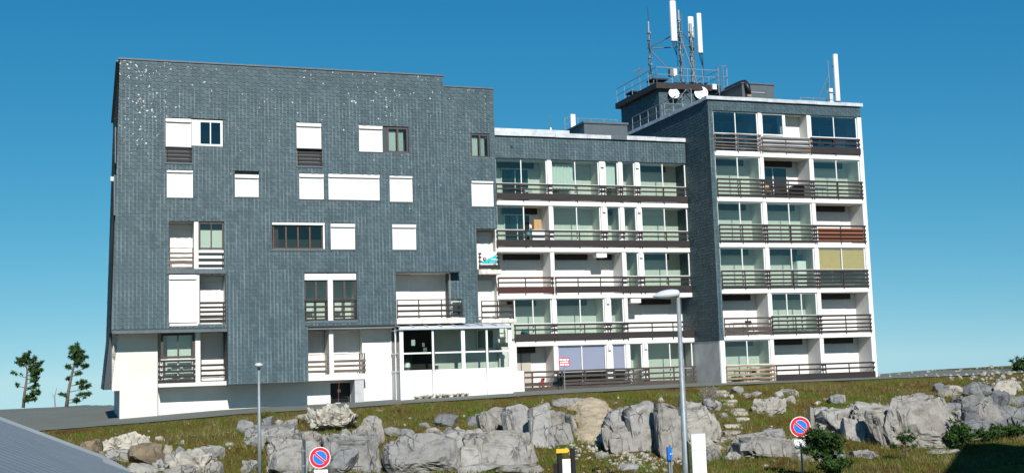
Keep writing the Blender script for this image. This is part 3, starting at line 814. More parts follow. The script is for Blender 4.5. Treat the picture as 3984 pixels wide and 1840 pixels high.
# third floor, far left: open loggia and brown window with frosted panels
YB = YL + 1.05
recess(-29.895, -27.205, 4.225, 6.635, YL + 0.32, YB)
box('pillar', 'white', B, -28.67, -28.46, YL + 0.0, YB - .002, 4.24, 6.62)
back_shutter(-29.8, -28.75, 4.24, 6.63, YB, boxx=(-29.88, -28.68), boxh=0.28, boxm='shutter_grey')
railing(-29.89, -28.68, YL + 0.08, [(5.28, 5.31), (5.00, 5.09), (4.76, 4.86), (4.50, 4.68), (4.27, 4.36)], [-29.84, -28.73], m='rail_worn', z0=4.24, wob=0.008)
window_frame(-28.455, -27.21, 5.24, 6.62, YL + 0.05, 2, fm='frame_brown', fw_=0.085, thin=0.05)
box('roller_shutter', 'shutter', B, -28.4, -27.25, YL + 0.42, YL + 0.45, 4.3, 6.25)
box('frosted_panel', 'curtain', B, -28.45, -27.215, YL + 0.10, YL + 0.12, 4.25, 5.22)
railing(-28.45, -27.215, YL + 0.06, [(4.98, 5.07), (4.68, 4.78), (4.38, 4.48)], [-27.26], z0=4.24)
box('ledge', 'lead', B, -29.97, -27.15, YL - 0.06, YL + 0.3, 4.02, 4.20)
# second floor, far left: tall closed shutter and open loggia
shutter_window(-29.88, -28.56, 1.60, 3.96, YL, boxh=0.22, inset=0.09, sill=False)
box('sill', 'white', B, -29.86, -28.50, YL - 0.04, YL + 0.12, 1.42, 1.55)
box('pillar', 'white', B, -28.55, -28.42, YL + 0.03, YB, 1.47, 3.97)
recess(-28.42, -27.145, 1.465, 3.975, YL + 0.32, YB)
back_shutter(-28.38, -27.3, 1.48, 3.97, YB, boxx=(-28.41, -27.2), boxh=0.28, boxm='shutter_grey')
railing(-28.41, -27.15, YL + 0.08, [(2.49, 2.60), (2.27, 2.38), (2.05, 2.16), (1.83, 1.94), (1.58, 1.72)], [-27.25], z0=1.48)
# twin brown windows over railings
for (a, b, fl) in ((-23.16, -21.98, 0), (-21.70, -20.48, 1)):
    box('shutter_box', 'frame_white', B, a, b, YL - 0.01, YL + 0.2, 3.66, 3.98)
    window_frame(a, b, 2.62, 3.655, YL + 0.08, 2, fm='frame_brown', fw_=0.06, thin=0.1)
    window_frame(a, b, 1.58, 2.55, YL + 0.16, 2, fm='frame_brown', fw_=0.05, thin=0.05)
    railing(a + 0.01, b - 0.01, YL + 0.06, [(2.57, 2.65), (2.22, 2.33), (1.95, 2.05), (1.72, 1.81), (1.57, 1.66)], [a + 0.06, b - 0.06], z0=1.56)
box('pillar', 'white', B, -21.97, -21.71, YL - 0.02, YL + 0.5, 1.56, 3.98)
recess(-23.175, -20.465, 1.545, 4.01, YL + 0.32, YB + 0.5, m='white')
back_shutter(-22.9, -21.6, 1.56, 4.0, YB + 0.5, boxh=0.3, boxm='shutter_grey')
box('ledge', 'lead', B, -23.22, -20.4, YL - 0.04, YL + 0.2, 1.44, 1.535)
# big balcony over the porch
recess(-18.345, -15.25, 1.45, 4.025, YL + 0.32, 2.75)
back_shutter(-18.2, -17.3, 1.6, 4.0, 2.75, boxx=(-18.34, -17.2), boxh=0.26, boxm='shutter_grey')
slab('balcony_slab', -18.43, -14.70, 1.0, 2.0, 1.30, 1.58, 'stained')
railing(-18.40, -14.78, 1.12, [(2.53, 2.58), (2.20, 2.32), (1.92, 2.03), (1.64, 1.74)], [-18.36, -17.2, -15.95, -14.82], z0=1.58, ends=[(-14.81, 1.95)])
window_frame(-15.22, -14.62, 1.6, 2.5, 1.72, 1, gm='glass', fw_=0.04)
# two narrow loggias on the secondary wall
YB2 = 3.05
recess(-13.615, -12.36, 3.9, 6.475, YS + 0.5, YB2)
recess(-13.615, -12.36, 1.3, 3.895, YS + 0.5, YB2)
for z in (1.5, 4.22): back_shutter(-13.55, -12.65, z, z + 2.2, YB2, boxx=(-13.6, -12.5), boxh=0.3, boxm='shutter_grey')
slab('balcony_slab', -13.60, -12.30, 1.75, 2.95, 3.96, 4.20, 'stained')
slab('balcony_slab', -13.52, -11.52, 1.75, 2.90, 1.30, 1.50, 'stained')
railing(-13.58, -12.36, 1.86, [(5.03, 5.13), (4.84, 4.93), (4.60, 4.70), (4.24, 4.47)], [-13.5, -12.42], z0=4.2, ends=[(-12.39, 2.4)])
railing(-13.50, -11.62, 1.86, [(2.47, 2.51), (2.16, 2.28), (1.83, 1.94), (1.55, 1.61)], [-13.47, -12.55, -11.65], z0=1.5, ends=[(-11.65, 2.5)])

# ---- ground floor of the left block
box('ground_wall', 'cream', B, -32.53, -30.36, 2.62, 3.88, -1.66, 1.22)
mb = MB(); mb.box(-32.16, -30.36, 2.62, 17, -3.6, -1.662); mb.build('ground_wall', 'cream', B)
box('plinth_line', 'concrete', B, -32.0, -30.42, 2.60, 2.618, -3.06, -3.02)
box('gutter', 'lead', B, -32.56, -27.08, YL - 0.06, YL + 0.12, 1.10, 1.245)
mb = MB(); mb.box(-32.5, -18.35, YL + 0.13, 3.9, 1.15, 1.22); mb.build('soffit', 'white', B)
mb = MB(); mb.box(-30.35, -21.6, 3.05, 3.88, -3.6, -1.3); mb.box(-20.53, -20.0, 3.05, 3.88, -3.6, -1.3)
mb.box(-21.6, -20.53, 3.05, 3.88, -1.66, -1.3); mb.build('ground_wall', 'white', B)
d_ = MB().box(-21.58, -20.55, 3.2, 3.24, -3.0, -1.665).build('entrance_door', 'dark_room', B)
MB().box(-21.2, -21.02, 3.19, 3.198, -2.15, -2.0).build('notice', 'lamp_grey', d_)
MB().box(-21.5, -20.63, 3.19, 3.195, -2.95, -2.35).build('pane', 'glass_blue', d_)
box('door_jamb', 'frame_brown', B, -20.552, -20.532, 3.06, 3.2, -2.9, -1.67)
MB().prism([(-20.52, -1.5), (-20.04, -1.5), (-20.04, -3.0), (-20.52, -3.0)], 1.98, 3.04).build('pier', 'concrete', B)
box('ground_wall', 'white', B, -19.95, -18.40, 2.62, 3.88, -3.4, 1.30)
box('ground_wall', 'white', B, -23.04, -19.96, 3.3, 3.88, -1.3, 1.2)
box('ground_wall', 'white', B, -30.35, -27.07, 3.3, 3.88, -1.3, 1.2)
slab('balcony_slab', -30.35, -27.07, 1.92, 3.3, -1.56, -1.36)
slab('balcony_slab', -23.04, -19.90, 1.92, 3.3, -1.50, -1.20)
box('pillar', 'white', B, -28.58, -28.34, 1.93, 3.29, -1.36, 1.148)
box('pillar', 'white', B, -21.84, -21.62, 1.93, 3.29, -1.20, 1.148)
# brown glazed bay over railing
window_frame(-30.24, -28.60, -0.16, 1.10, 1.96, 2, fm='frame_brown', fw_=0.12, thin=0.05)
window_frame(-30.24, -28.60, -1.34, -0.18, 2.0, 2, fm='frame_white', fw_=0.05, thin=0.04)
box('roller_shutter', 'shutter', B, -29.9, -28.75, 2.5, 2.53, -1.3, 1.0)
railing(-30.38, -28.58, 1.90, [(-0.33, -0.23), (-0.60, -0.49), (-0.86, -0.75), (-1.12, -1.01), (-1.34, -1.22)], [-30.3, -28.66], m='rail', z0=-1.36, ends=[(-30.36, 2.6)])
back_shutter(-28.25, -27.25, -1.34, 1.14, 3.3, boxh=0.28, boxm='shutter_grey')
railing(-28.33, -27.075, 1.98, [(-0.27, -0.24), (-0.60, -0.49), (-0.86, -0.75), (-1.12, -1.01)], [-27.12], z0=-1.36)
back_shutter(-22.95, -22.0, -1.18, 1.14, 3.3, boxx=(-23.02, -21.9), boxh=0.30, boxm='shutter_grey')
back_shutter(-21.5, -20.6, -1.18, 1.14, 3.3, boxx=(-21.6, -20.5), boxh=0.30, boxm='shutter_grey')
railing(-23.03, -21.85, 1.98, [(-0.18, -0.15), (-0.60, -0.47), (-0.84, -0.72), (-1.10, -0.97)], [-21.92], m='rail_worn', z0=-1.2)
railing(-21.60, -19.93, 1.94, [(-0.18, -0.15), (-0.60, -0.47), (-0.84, -0.72), (-1.10, -0.97)], [-20.25, -19.98], m='rail_worn', pm='rail', z0=-1.2, ends=[(-19.97, 2.6)])

# ---- glazed porch
VY = 0.5
px = [-18.34, -16.65, -15.0, -13.68, -12.38]
mb = MB()
for k, x in enumerate(px):
    w = 0.10 if k in (0, 2, 4) else 0.05
    mb.box(x - w, x + w, VY, VY + 0.1, -2.95, 1.0)
for z0_, z1_ in ((-1.20, -1.12), (-0.29, -0.21), (0.94, 1.01)):
    for a, b in zip(px, px[1:]): mb.box(a + 0.101, b - 0.101, VY + 0.01, VY + 0.09, z0_, z1_)
for y in (VY + 1.05, 2.55):
    mb.box(-18.43, -18.33, y, y + 0.06, -2.95, 1.2)
for z0_ in (-1.2, -0.27, 0.95): mb.box(-18.42, -18.34, VY + 0.101, 2.549, z0_, z0_ + 0.07)
porch = mb.build('glazed_porch', 'frame_white', B)
for a, b in zip(px, px[1:]):
    MB().box(a + 0.07, b - 0.07, VY + 0.03, VY + 0.06, -3.05, -1.205).build('panel', 'white', porch)
    MB().box(a + 0.05, b - 0.05, VY + 0.045, VY + 0.05, -1.12, -0.29).build('pane', 'glass', porch)
    MB().box(a + 0.05, b - 0.05, VY + 0.045, VY + 0.05, -0.21, 0.94).build('pane', 'glass', porch)
for a, b in ((VY + 0.1, VY + 1.04), (VY + 1.12, 2.54)):
    MB().box(-18.40, -18.37, a, b, -3.05, -1.2).build('panel', 'white', porch)
    MB().box(-18.385, -18.38, a, b, -1.13, -0.27).build('pane', 'glass', porch)
    MB().box(-18.385, -18.38, a, b, -0.2, 0.95).build('pane', 'glass', porch)
# lean-to roof with glazing bars
mb = MB(); mb.box(-18.5, -12.25, VY - 0.16, VY - 0.04, 0.97, 1.07); mb.build('gutter', 'lamp_grey', porch)
for k in range(8):
    xa = -18.42 + k * 0.76; xb = xa + 0.74
    g = MB().prism([(VY - 0.05, 1.06), (2.58, 1.36), (2.58, 1.375), (VY - 0.05, 1.075)], xa, xb, 'x').build('roof_pane', 'antenna' if k < 4 else 'lamp_grey', porch)
    MB().prism([(VY - 0.08, 1.09), (2.58, 1.38), (2.58, 1.43), (VY - 0.08, 1.14)], xa - 0.03, xa + 0.03, 'x').build('glazing_bar', 'lamp_grey', porch)
# behind the porch: dark entrance and pale lobby wall
box('entrance_door', 'dark_room', B, -18.3, -15.9, 2.9, 2.94, -3.0, 1.2)
box('lobby_wall', 'white', B, -15.9, -12.3, 2.9, 3.5, -3.2, 1.27)
box('lobby_pillar', 'white', B, -15.9, -15.6, 2.2, 2.89, -3.0, -0.9)
window_frame(-13.5, -12.5, -0.1, 1.0, 2.8, 2, fm='frame_white')
mb = MB(); mb.box(-18.35, -12.3, 2.62, 2.9, 1.21, 1.31); mb.build('lintel', 'white', B)
# curtain wall of slates between porch and balcony
box('slate_backing_panel', 'slate_back', B, -15.25, -13.62, YS + 0.02, 2.62, 1.29, 1.45)

# =================================================================== middle block
YM, YMB = 2.93, 4.30
MX0 = -12.35
def mid_z(k): return k * H
SK = {3: (MX0 + 0.25, -0.03), 2: (MX0 + 0.25, -0.03), 1: (MX0 + 0.1, -0.03), 0: (-11.45, -0.03)}
for k, (a, b) in SK.items():
    slab('balcony_slab', a, b, YM, YMB, mid_z(k), mid_z(k) + 0.25)
mb = MB(); holed_wall(mb, -12.49, -0.03, -3.2, 10.62, YMB + 0.002, 0.2, [])
mb.build('back_wall', 'white', B, fix=False)
MB().box(-12.45, -0.03, YMB + 0.3, 16.5, -3.2, 11.5).build('core_wall', 'white', B)
box('end_partition', 'white', B, -12.49, -12.10, YM + 0.06, YMB, 0.26, 10.6)
# slate fascia and coping
mb = MB(); mb.box(-12.36, -0.03, YM, YM + 0.4, 10.62, 11.85)
fas = mb.build('slate_fascia', 'slate_back', B)
slate_field(fas, -12.36, -0.03, 10.63, 11.84, [(-11.15, -11.0, 11.18, 11.34)], front(YM), w=0.36, h=0.165)
box('vent', 'black', B, -11.13, -11.02, YM - 0.03, YM + 0.02, 11.2, 11.32)
box('soffit', 'white', B, -12.36, -0.03, YM + 0.401, YMB, 10.62, 10.75)
xs = [-12.38, -10.4, -8.4, -6.4, -4.9, -3.9, -2.0, -0.035]
for i, (a, b) in enumerate(zip(xs, xs[1:])):
    box('coping', 'coping' if i != 4 else 'lead', B, a, b - 0.012, YM - 0.13, YM + 0.45, 11.90 + 0.01 * (i % 2), 12.13 + 0.01 * (i % 3))
box('fascia_joint', 'black', B, -12.36, -0.04, YM + 0.05, YM + 0.38, 11.851, 11.897)
MB().box(-12.5, -0.04, YM + 0.46, 16.5, 11.5, 11.8).build('roof', 'roof', B)
# raised rear roof, plant box
MB().box(-12.3, -6.3, 6.0, 16, 11.8, 12.78).build('rear_roof', 'grey_sheet', B)
for a, b in ((-12.35, -10.4), (-10.39, -8.4), (-8.39, -6.25)):
    box('coping', 'coping', B, a, b, 5.9, 6.3, 12.782, 12.98)
MB().box(-5.65, -2.8, 5.0, 8.0, 11.8, 13.28).build('plant_box', 'grey_sheet', B)
box('plant_box_cap', 'lead', B, -5.72, -2.74, 4.93, 8.06, 13.282, 13.40)
def guard(name, pts, z0, z1, spacing=1.0, m='steel', r=0.022):
    """roof guard rail: two horizontal tubes and uprights"""
    mb = MB(); mb.tube([(x, y, z1) for x, y in pts], r)
    f = mb.build(name, m, B)
    MB().tube([(x, y, (z0 + z1) / 2 + 0.05) for x, y in pts], r * 0.8).build('rail', m, f)
    for (a, b) in zip(pts, pts[1:]):
        L = math.hypot(b[0] - a[0], b[1] - a[1]); n = max(1, round(L / spacing))
        for i in range(n + 1):
            x, y = a[0] + (b[0] - a[0]) * i / n, a[1] + (b[1] - a[1]) * i / n
            MB().tube([(x, y, z0), (x, y, z1)], r).build('post', m, f)
    return f
guard('roof_guard_rail', [(-5.5, 8.4), (-1.9, 8.4)], 13.4, 14.33, 0.9)
# pillars and partitions
A_, B_, C_, D_ = (-8.93, -8.69), (-5.68, -5.32), (-4.46, -4.23), (-3.40, -3.10)
def mid_pillars(k, which, z0=None):
    zf = mid_z(k - 1) + 0.25 if k > 0 else -2.55
    zc = mid_z(k)
    if k == 4: zc = 10.62
    for (a, b) in which:
        box('partition_wall', 'white', B, a, b, YM + 0.03, YMB - 0.002, zf, zc)
for k, w in ((4, (A_, B_, C_, D_)), (3, (A_, B_, C_, D_)), (2, (A_, C_, D_)), (1, (A_, B_, C_)), (0, (A_, B_, C_, D_))):
    mid_pillars(k, w)
YW = YM + 0.10
def enc(x0, x1, k, panes=2, sill=1.0, z_top=None, y=YW, gm='glass', lower='glass'):
    """glazed-in balcony: white sliding frame with a sill rail"""
    zf = mid_z(k - 1) + 0.25 if k > 0 else -2.5
    zc = (10.62 if (k == 4 and y > 2) else 13.24 if k == 5 else mid_z(k)) if z_top is None else z_top
    window_frame(x0 + 0.005, x1 - 0.005, zf + 0.003, zc - 0.003, y, panes, fw_=0.06, transom=zf + sill, gm=gm)
# top floor
enc(-12.08, -8.935, 4); enc(-8.685, -5.69, 4); enc(-5.315, -4.465, 4, 1); enc(-4.225, -3.405, 4, 1); enc(-3.095, -0.05, 4)
back_glass(-11.3, -9.6, 8.2, 10.62, YMB, boxx=(-11.5, -9.3))
back_shutter(-8.5, -7.1, 8.2, 10.62, YMB); back_shutter(-2.6, -0.95, 8.2, 10.62, YMB, boxx=(-2.75, -0.8))
mb = MB(); n = 30
pts = [(-8.6 + 1.4 * i / n, 3.4 + 0.03 * math.sin(i * 1.4)) for i in range(n + 1)]
for p, q in zip(pts, pts[1:]): mb.quad((p[0], p[1], 9.0), (q[0], q[1], 9.0), (q[0], q[1], 10.45), (p[0], p[1], 10.45))
mb.build('curtain', 'curtain', B, smooth=True)
box('blind', 'curtain', B, -5.2, -4.55, 3.3, 3.32, 9.1, 10.5)
# third floor
enc(-12.08, -10.4, 3, 1); enc(-8.685, -5.69, 3); enc(-5.315, -4.465, 3, 1); enc(-4.225, -3.405, 3, 1); enc(-3.095, -0.05, 3)
back_glass(-11.2, -9.6, 5.55, 7.95, YMB, boxx=(-11.3, -9.2)); back_shutter(-8.3, -6.5, 5.55, 7.95, YMB, boxm='shutter_grey')
back_shutter(-2.5, -0.95, 5.55, 7.95, YMB, boxm='shutter_grey'); back_shutter(-5.2, -4.6, 5.55, 7.95, YMB)
# second floor: two open loggias, glazed right
enc(-4.225, -3.405, 2, 1); enc(-3.095, -0.05, 2)
back_shutter(-11.17, -9.34, 2.9, 5.3, YMB, boxx=(-11.32, -9.12)); back_shutter(-8.05, -6.3, 2.9, 5.3, YMB, boxx=(-8.12, -6.14))
back_shutter(-5.3, -4.75, 2.9, 5.3, YMB, boxx=(-5.5, -4.6)); back_shutter(-2.6, -1.0, 2.9, 5.3, YMB)
# first floor
enc(-11.2, -8.935, 1); enc(-8.685, -5.69, 1); enc(-5.315, -4.465, 1, 1)
back_shutter(-11.0, -9.6, 0.25, 2.65, YMB); back_shutter(-8.3, -6.6, 0.25, 2.65, YMB, boxx=(-8.4, -6.3))
back_shutter(-2.7, -1.05, 0.25, 2.65, YMB, boxx=(-2.85, -0.85)); back_shutter(-5.3, -4.85, 0.25, 2.65, YMB)
# ground floor
f = box('balcony_door', 'beige_door', B, -11.0, -9.85, YMB - 0.06, YMB - 0.01, -2.5, -0.36)
MB().box(-10.46, -10.42, YMB - 0.075, YMB - 0.061, -2.5, -0.36).build('door_joint', 'box_dark', f)
MB().box(-11.1, -9.6, YMB - 0.2, YMB - 0.01, -0.35, -0.02).build('shutter_box', 'box_dark', f)
enc(-8.685, -5.69, 0); enc(-5.315, -4.465, 0, 1); enc(-4.225, -3.405, 0, 1); enc(-3.095, -0.15, 0)
for a, b in ((-8.62, -5.76), (-5.26, -4.52)): box('blind', 'purple', B, a, b, YW + 0.09, YW + 0.11, -1.5, -0.06)
back_shutter(-2.7, -1.0, -2.5, 0, YMB, boxm='shutter_grey'); back_shutter(-4.1, -3.5, -2.5, 0, YMB, boxm='shutter_grey')
box('kitchen_front', 'box_dark', B, -8.5, -5.9, YW + 0.5, YW + 0.55, -2.5, -1.5)
# vent boxes on the posts
for (x, k) in ((-5.5, 4), (-3.25, 4), (-5.5, 3), (-3.25, 3), (-3.25, 2), (-5.48, 1), (-5.5, 0), (-3.2, 0)):
    zc = 10.55 if k == 4 else mid_z(k) - 0.04
    box('vent_box', 'frame_white', B, x - 0.09, x + 0.09, YM - 0.08, YM + 0.026, zc - 0.30, zc)
for (x, k) in ((-5.6, 2), (-3.55, 1)):
    box('ceiling_duct', 'white', B, x - 0.45, x + 0.2, YM + 0.08, YM + 0.6, mid_z(k) - 0.30, mid_z(k) - 0.003)
# mid railings
def mid_rail(x0, x1, k, posts, m='rail'):
    f_ = mid_z(k - 1) + 0.25
    return railing(x0, x1, YM - 0.03, [(f_ + 0.87, f_ + 0.98), (f_ + 0.62, f_ + 0.71), (f_ + 0.06, f_ + 0.43)], posts, m, z0=f_ - 0.05)
mid_rail(-12.12, -8.82, 4, [-12.05, -10.45, -8.9]); mid_rail(-8.815, -5.5, 4, [-7.15, -5.6]); mid_rail(-5.495, -0.06, 4, [-5.4, -4.4, -4.28, -3.3, -3.16, -1.6])
mid_rail(-12.15, -8.82, 3, [-12.08, -10.4, -8.95]); mid_rail(-8.815, -4.4, 3, [-7.1, -5.6, -5.4]); mid_rail(-4.395, -0.06, 3, [-4.3, -3.3, -3.15, -1.55])
mid_rail(-12.15, -8.79, 2, [-12.1, -10.5, -8.86], 'rail_red'); mid_rail(-8.72, -4.2, 2, [-8.66, -7.3, -5.9, -4.5]); mid_rail(-4.19, -0.06, 2, [-4.05, -3.35, -3.1, -1.55])
mid_rail(-11.28, -8.7, 1, [-11.2, -10.0, -8.85]); mid_rail(-8.69, -4.24, 1, [-7.0, -5.55, -5.4, -4.6]); mid_rail(-4.23, -0.05, 1, [-4.3, -2.75, -1.4])
# ground-floor fence
railing(-10.85, -8.62, YM - 0.08, [(-1.49, -1.38), (-1.78, -1.68), (-2.22, -2.02), (-2.46, -2.28)], [-10.8, -10.3, -8.75], 'rail_black', z0=-2.6, wob=0.012, ends=[(-10.84, 3.8)], post_w=0.09)
railing(-8.60, -4.25, YM - 0.08, [(-1.49, -1.38), (-1.78, -1.66), (-2.03, -1.93), (-2.22, -2.09), (-2.46, -2.28)], [-8.5, -7.1, -5.75, -5.3, -4.4], 'rail_black', z0=-2.6, wob=0.012, post_w=0.08)
railing(-4.24, 0.0 - .06, YM - 0.08, [(-1.49, -1.38), (-1.78, -1.68), (-2.10, -1.98), (-2.46, -2.16)], [-4.1, -3.3, -3.1, -1.5, -0.2], 'rail_black', z0=-2.6, wob=0.01, post_w=0.08)
box('plinth', 'concrete', B, -11.5, -0.03, YM - 0.25, YM + 1.36, -3.1, -2.52)
box('low_wall', 'white', B, -12.28, -10.95, 2.4, 2.65, -3.0, -1.34)
box('low_wall', 'white', B, -12.28, -11.25, 2.66, 3.3, -3.0, 0.0)

# =================================================================== right block
YRB = 1.35
RX1 = 10.47
mb = MB(); mb.box(-0.02, 0.29, 0.0, YM + 1.6, 0.0, 13.22); mb.box(-0.02, 0.29, YM + 1.6, 16.5, 0.0, 13.80)
mb.box(-0.02, RX1 - 0.04, 0.0, 0.29, 13.24, 13.82); mb.box(-0.02, 0.29, 0.291, YM + 1.599, 13.22, 13.80)
rwall = mb.build('slate_wall', 'slate_back', B)
slate_field(rwall, -0.02, RX1 - 0.04, 13.25, 13.81, [], front(0.0), w=0.36, h=0.165)
slate_field(rwall, -0.02, 0.29, 0.02, 13.24, [], front(0.0), w=0.16, h=0.2)
slate_field(rwall, 0.0, 16.4, 0.02, 13.79, [(YM + 1.38, 16.6, 0, 11.75), (YM - 0.14, YM + 0.46, 10.62, 12.15)], flank(-0.02), w=0.30, h=0.17)
box('corner_wall', 'concrete', B, -0.01, 0.26, 0.05, YM + 1.3, -3.1, -0.003)
box('corner_post', 'white', B, 0.02, 0.285, -0.005, 0.045, -2.75, -0.003)
box('soffit', 'white', B, 0.3, RX1 - 0.04, 0.291, YRB, 13.245, 13.40)
xs = [-0.14, 1.9, 3.9, 5.9, 7.3, 9.0, 10.56]
for i, (a, b) in enumerate(zip(xs, xs[1:])):
    box('coping', 'coping', B, a, b - 0.012, -0.14, 0.42, 13.86 + 0.008 * (i % 2), 14.06 + 0.012 * (i % 2))
for y0_, y1_ in ((0.43, 4.5), (4.51, 8.5), (8.51, 16.4)):
    box('coping', 'coping', B, -0.14, 0.36, y0_, y1_, 13.83, 14.03)
box('fascia_joint', 'black', B, 0.0, RX1 - 0.1, 0.04, 0.28, 13.822, 13.857)
MB().box(0.30, 10.3, 0.43, 16.4, 13.42, 13.75).build('roof', 'roof', B)
MB().box(0.30, RX1 - 0.06, YRB + 0.25, 16.4, -3.1, 13.41).build('core_wall', 'white', B)
mb = MB(); holed_wall(mb, 0.291, 10.2, -2.8, 13.24, YRB + 0.002, 0.2, []); mb.build('back_wall', 'white', B, fix=False)
box('end_wall', 'white', B, 10.17, RX1, 0.02, 16.4, -2.9, 13.235)
for k in range(5):
    slab('balcony_slab', 0.295, 10.40, 0.0, YRB, k * H, k * H + 0.25)
PA, PB = (3.29, 3.53), (6.62, 6.88)
for k in range(6):
    zf = -2.6 if k == 0 else (k - 1) * H + 0.25
    zc = 13.24 if k == 5 else k * H
    for (a, b) in (PA, PB): box('partition_wall', 'white', B, a, b, 0.03, YRB - 0.002, zf, zc)
bays = ((0.30, 3.285), (3.535, 6.615), (6.885, 10.165))
def rz(k): return (-2.5 if k == 0 else (k - 1) * H + 0.25), (13.24 if k == 5 else k * H)
def renc(b, k, panes=2, gm='glass', sill=1.08):
    zf, zc = rz(k)
    window_frame(b[0] + 0.004, b[1] - 0.004, zf + 0.003, zc - 0.003, 0.09, panes, fw_=0.065, transom=zf + sill, gm=gm)
def rback(b, k, dark=False):
    zf, zc = rz(k)
    if dark: back_glass(b[0] + 0.35, b[1] - 0.75, zf, zc, YRB, boxx=(b[0] + 0.2, b[1] - 0.45))
    else: back_shutter(b[0] + 0.35, b[1] - 0.75, zf, zc, YRB, boxx=(b[0] + 0.25, b[1] - 0.45))
glazed = {5: (0, 2), 4: (0, 2), 3: (0, 1), 2: (0, 1, 2), 1: (1,), 0: (0,)}
for k in range(6):
    for i, b in enumerate(bays):
        rback(b, k, dark=(k == 5 or (k == 4 and i == 1)))
        if i in glazed[k]: renc(b, k, 3 if (k == 1) else 2, gm='glass_blue' if k == 5 else 'glass')
# top floor middle bay: half glazed, with a white corner behind
window_frame(3.54, 5.06, 10.853, 13.237, 0.09, 1, fw_=0.08, transom=11.95, gm='glass_blue')
box('post_white', 'frame_white', B, 5.07, 5.17, 0.09, 0.17, 11.95, 13.23)
box('corner_panel', 'white', B, 5.1, 6.61, 0.85, 0.88, 10.86, 13.23)
# bamboo blinds, second floor right bay
for a, b in ((6.96, 8.48), (8.56, 10.1)): box('blind', 'bamboo', B, a, b, 0.17, 0.185, 4.02, 5.23)
# grey board behind the slats, top floor middle; rust cloth, third floor right
box('wind_board', 'lamp_grey', B, 3.55, 6.60, 0.02, 0.04, 10.95, 11.85)
box('privacy_cloth', 'orange_cloth', B, 6.95, 10.1, 0.03, 0.045, 5.65, 6.45)
def r_rail(b0, b1, k, style, m='rail', posts=None, wob=0):
    zf = rz(k)[0]
    st = {'five': [(0.97, 1.08), (0.73, 0.83), (0.49, 0.59), (0.27, 0.37), (0.05, 0.16)],
          'wide': [(0.93, 1.03), (0.65, 0.75), (0.08, 0.46)],
          'thin': [(0.98, 1.05), (0.72, 0.80), (0.50, 0.57), (0.32, 0.38), (0.16, 0.24)],
          'four': [(0.84, 0.95), (0.58, 0.69), (0.34, 0.47), (0.12, 0.26)],
          'band': [(0.92, 1.02), (0.60, 0.70), (0.26, 0.48), (0.04, 0.22)]}[style]
    return railing(b0, b1, -0.02, [(zf + a, zf + b) for a, b in st], posts or [b0 + 0.06, (b0 + b1) / 2, b1 - 0.06], m, z0=zf - 0.06, wob=wob)
r_rail(0.31, 3.40, 5, 'thin', 'rail_worn', wob=0.01); r_rail(3.41, 6.74, 5, 'four', 'rail_worn', wob=0.008); r_rail(6.75, 10.25, 5, 'wide')
for k in (4, 3, 2):
    r_rail(0.31, 3.40, k, 'five'); r_rail(3.41, 6.74, k, 'five'); r_rail(6.75, 10.25, k, 'five')
r_rail(0.31, 3.42, 1, 'band', 'rail_black'); r_rail(3.43, 6.68, 1, 'five'); r_rail(6.69, 10.25, 1, 'five')
r_rail(0.31, 3.50, 0, 'five', 'rail_raw', wob=0.02); r_rail(3.51, 10.28, 0, 'wide', 'rail', posts=[3.6, 5.1, 6.7, 6.9, 8.5, 10.2])
box('plinth', 'concrete', B, 0.3, 10.6, -0.12, YRB, -3.0, -2.52)

# ---- roof-top tower and plant
MB().box(0.6, 4.65, 7.3, 13.0, 13.75, 16.2).build('stair_tower', 'slate_back', B)
tw = B.children[-1] if False else None
tower = [o for o in bpy.data.objects if o.name.startswith('stair_tower')][0]
slate_field(tower, 7.3, 13.0, 13.9, 16.19, [], flank(0.6)); slate_field(tower, 0.6, 4.65, 13.9, 16.19, [], front(7.3))
MB().box(0.3, 4.95, 7.0, 13.3, 16.202, 16.58).build('tower_roof', 'tower_top', B)
MB().box(4.72, 7.02, 4.0, 7.5, 13.75, 15.98).build('plant_box', 'grey_sheet', B)
box('plant_box_cap', 'lead', B, 4.66, 7.08, 3.94, 7.56, 15.982, 16.06)
box('conduit', 'lamp_grey', B, 5.2, 6.3, 3.96, 3.99, 15.45, 15.48)
guard('roof_guard_rail', [(0.16, 2.2), (0.16, 10.4)], 14.03, 15.0, 1.15)
guard('roof_guard_rail', [(0.16, 6.1), (3.2, 6.1)], 14.06, 15.0, 1.5)
guard('roof_guard_rail', [(0.42, 13.2), (0.42, 7.12), (4.85, 7.12), (4.85, 13.2)], 16.58, 17.6, 1.25)
guard('roof_guard_rail', [(7.5, 1.9), (9.4, 1.9)], 13.8, 14.75, 0.9)
# caged ladder
mb = MB()
for x in (4.72, 5.12): mb.tube([(x, 6.9, 14.2), (x, 6.9, 17.7)], 0.03)
lad = mb.build('ladder', 'steel_dark', B)
for i in range(11): MB().tube([(4.72, 6.9, 14.4 + i * 0.3), (5.12, 6.9, 14.4 + i * 0.3)], 0.018).build('rung', 'steel_dark', lad)
for z in (15.6, 16.3, 17.0, 17.7):
    MB().tube([(4.92 - 0.36 * math.cos(t), 6.9 - 0.62 * math.sin(t), z) for t in [math.pi * i / 10 for i in range(11)]], 0.018).build('hoop', 'steel', lad)
for t in (0.5, 1.2, 1.9, 2.6):
    MB().tube([(4.92 - 0.36 * math.cos(t), 6.9 - 0.62 * math.sin(t), 15.6), (4.92 - 0.36 * math.cos(t), 6.9 - 0.62 * math.sin(t), 17.7)], 0.014).build('cage_bar', 'steel', lad)

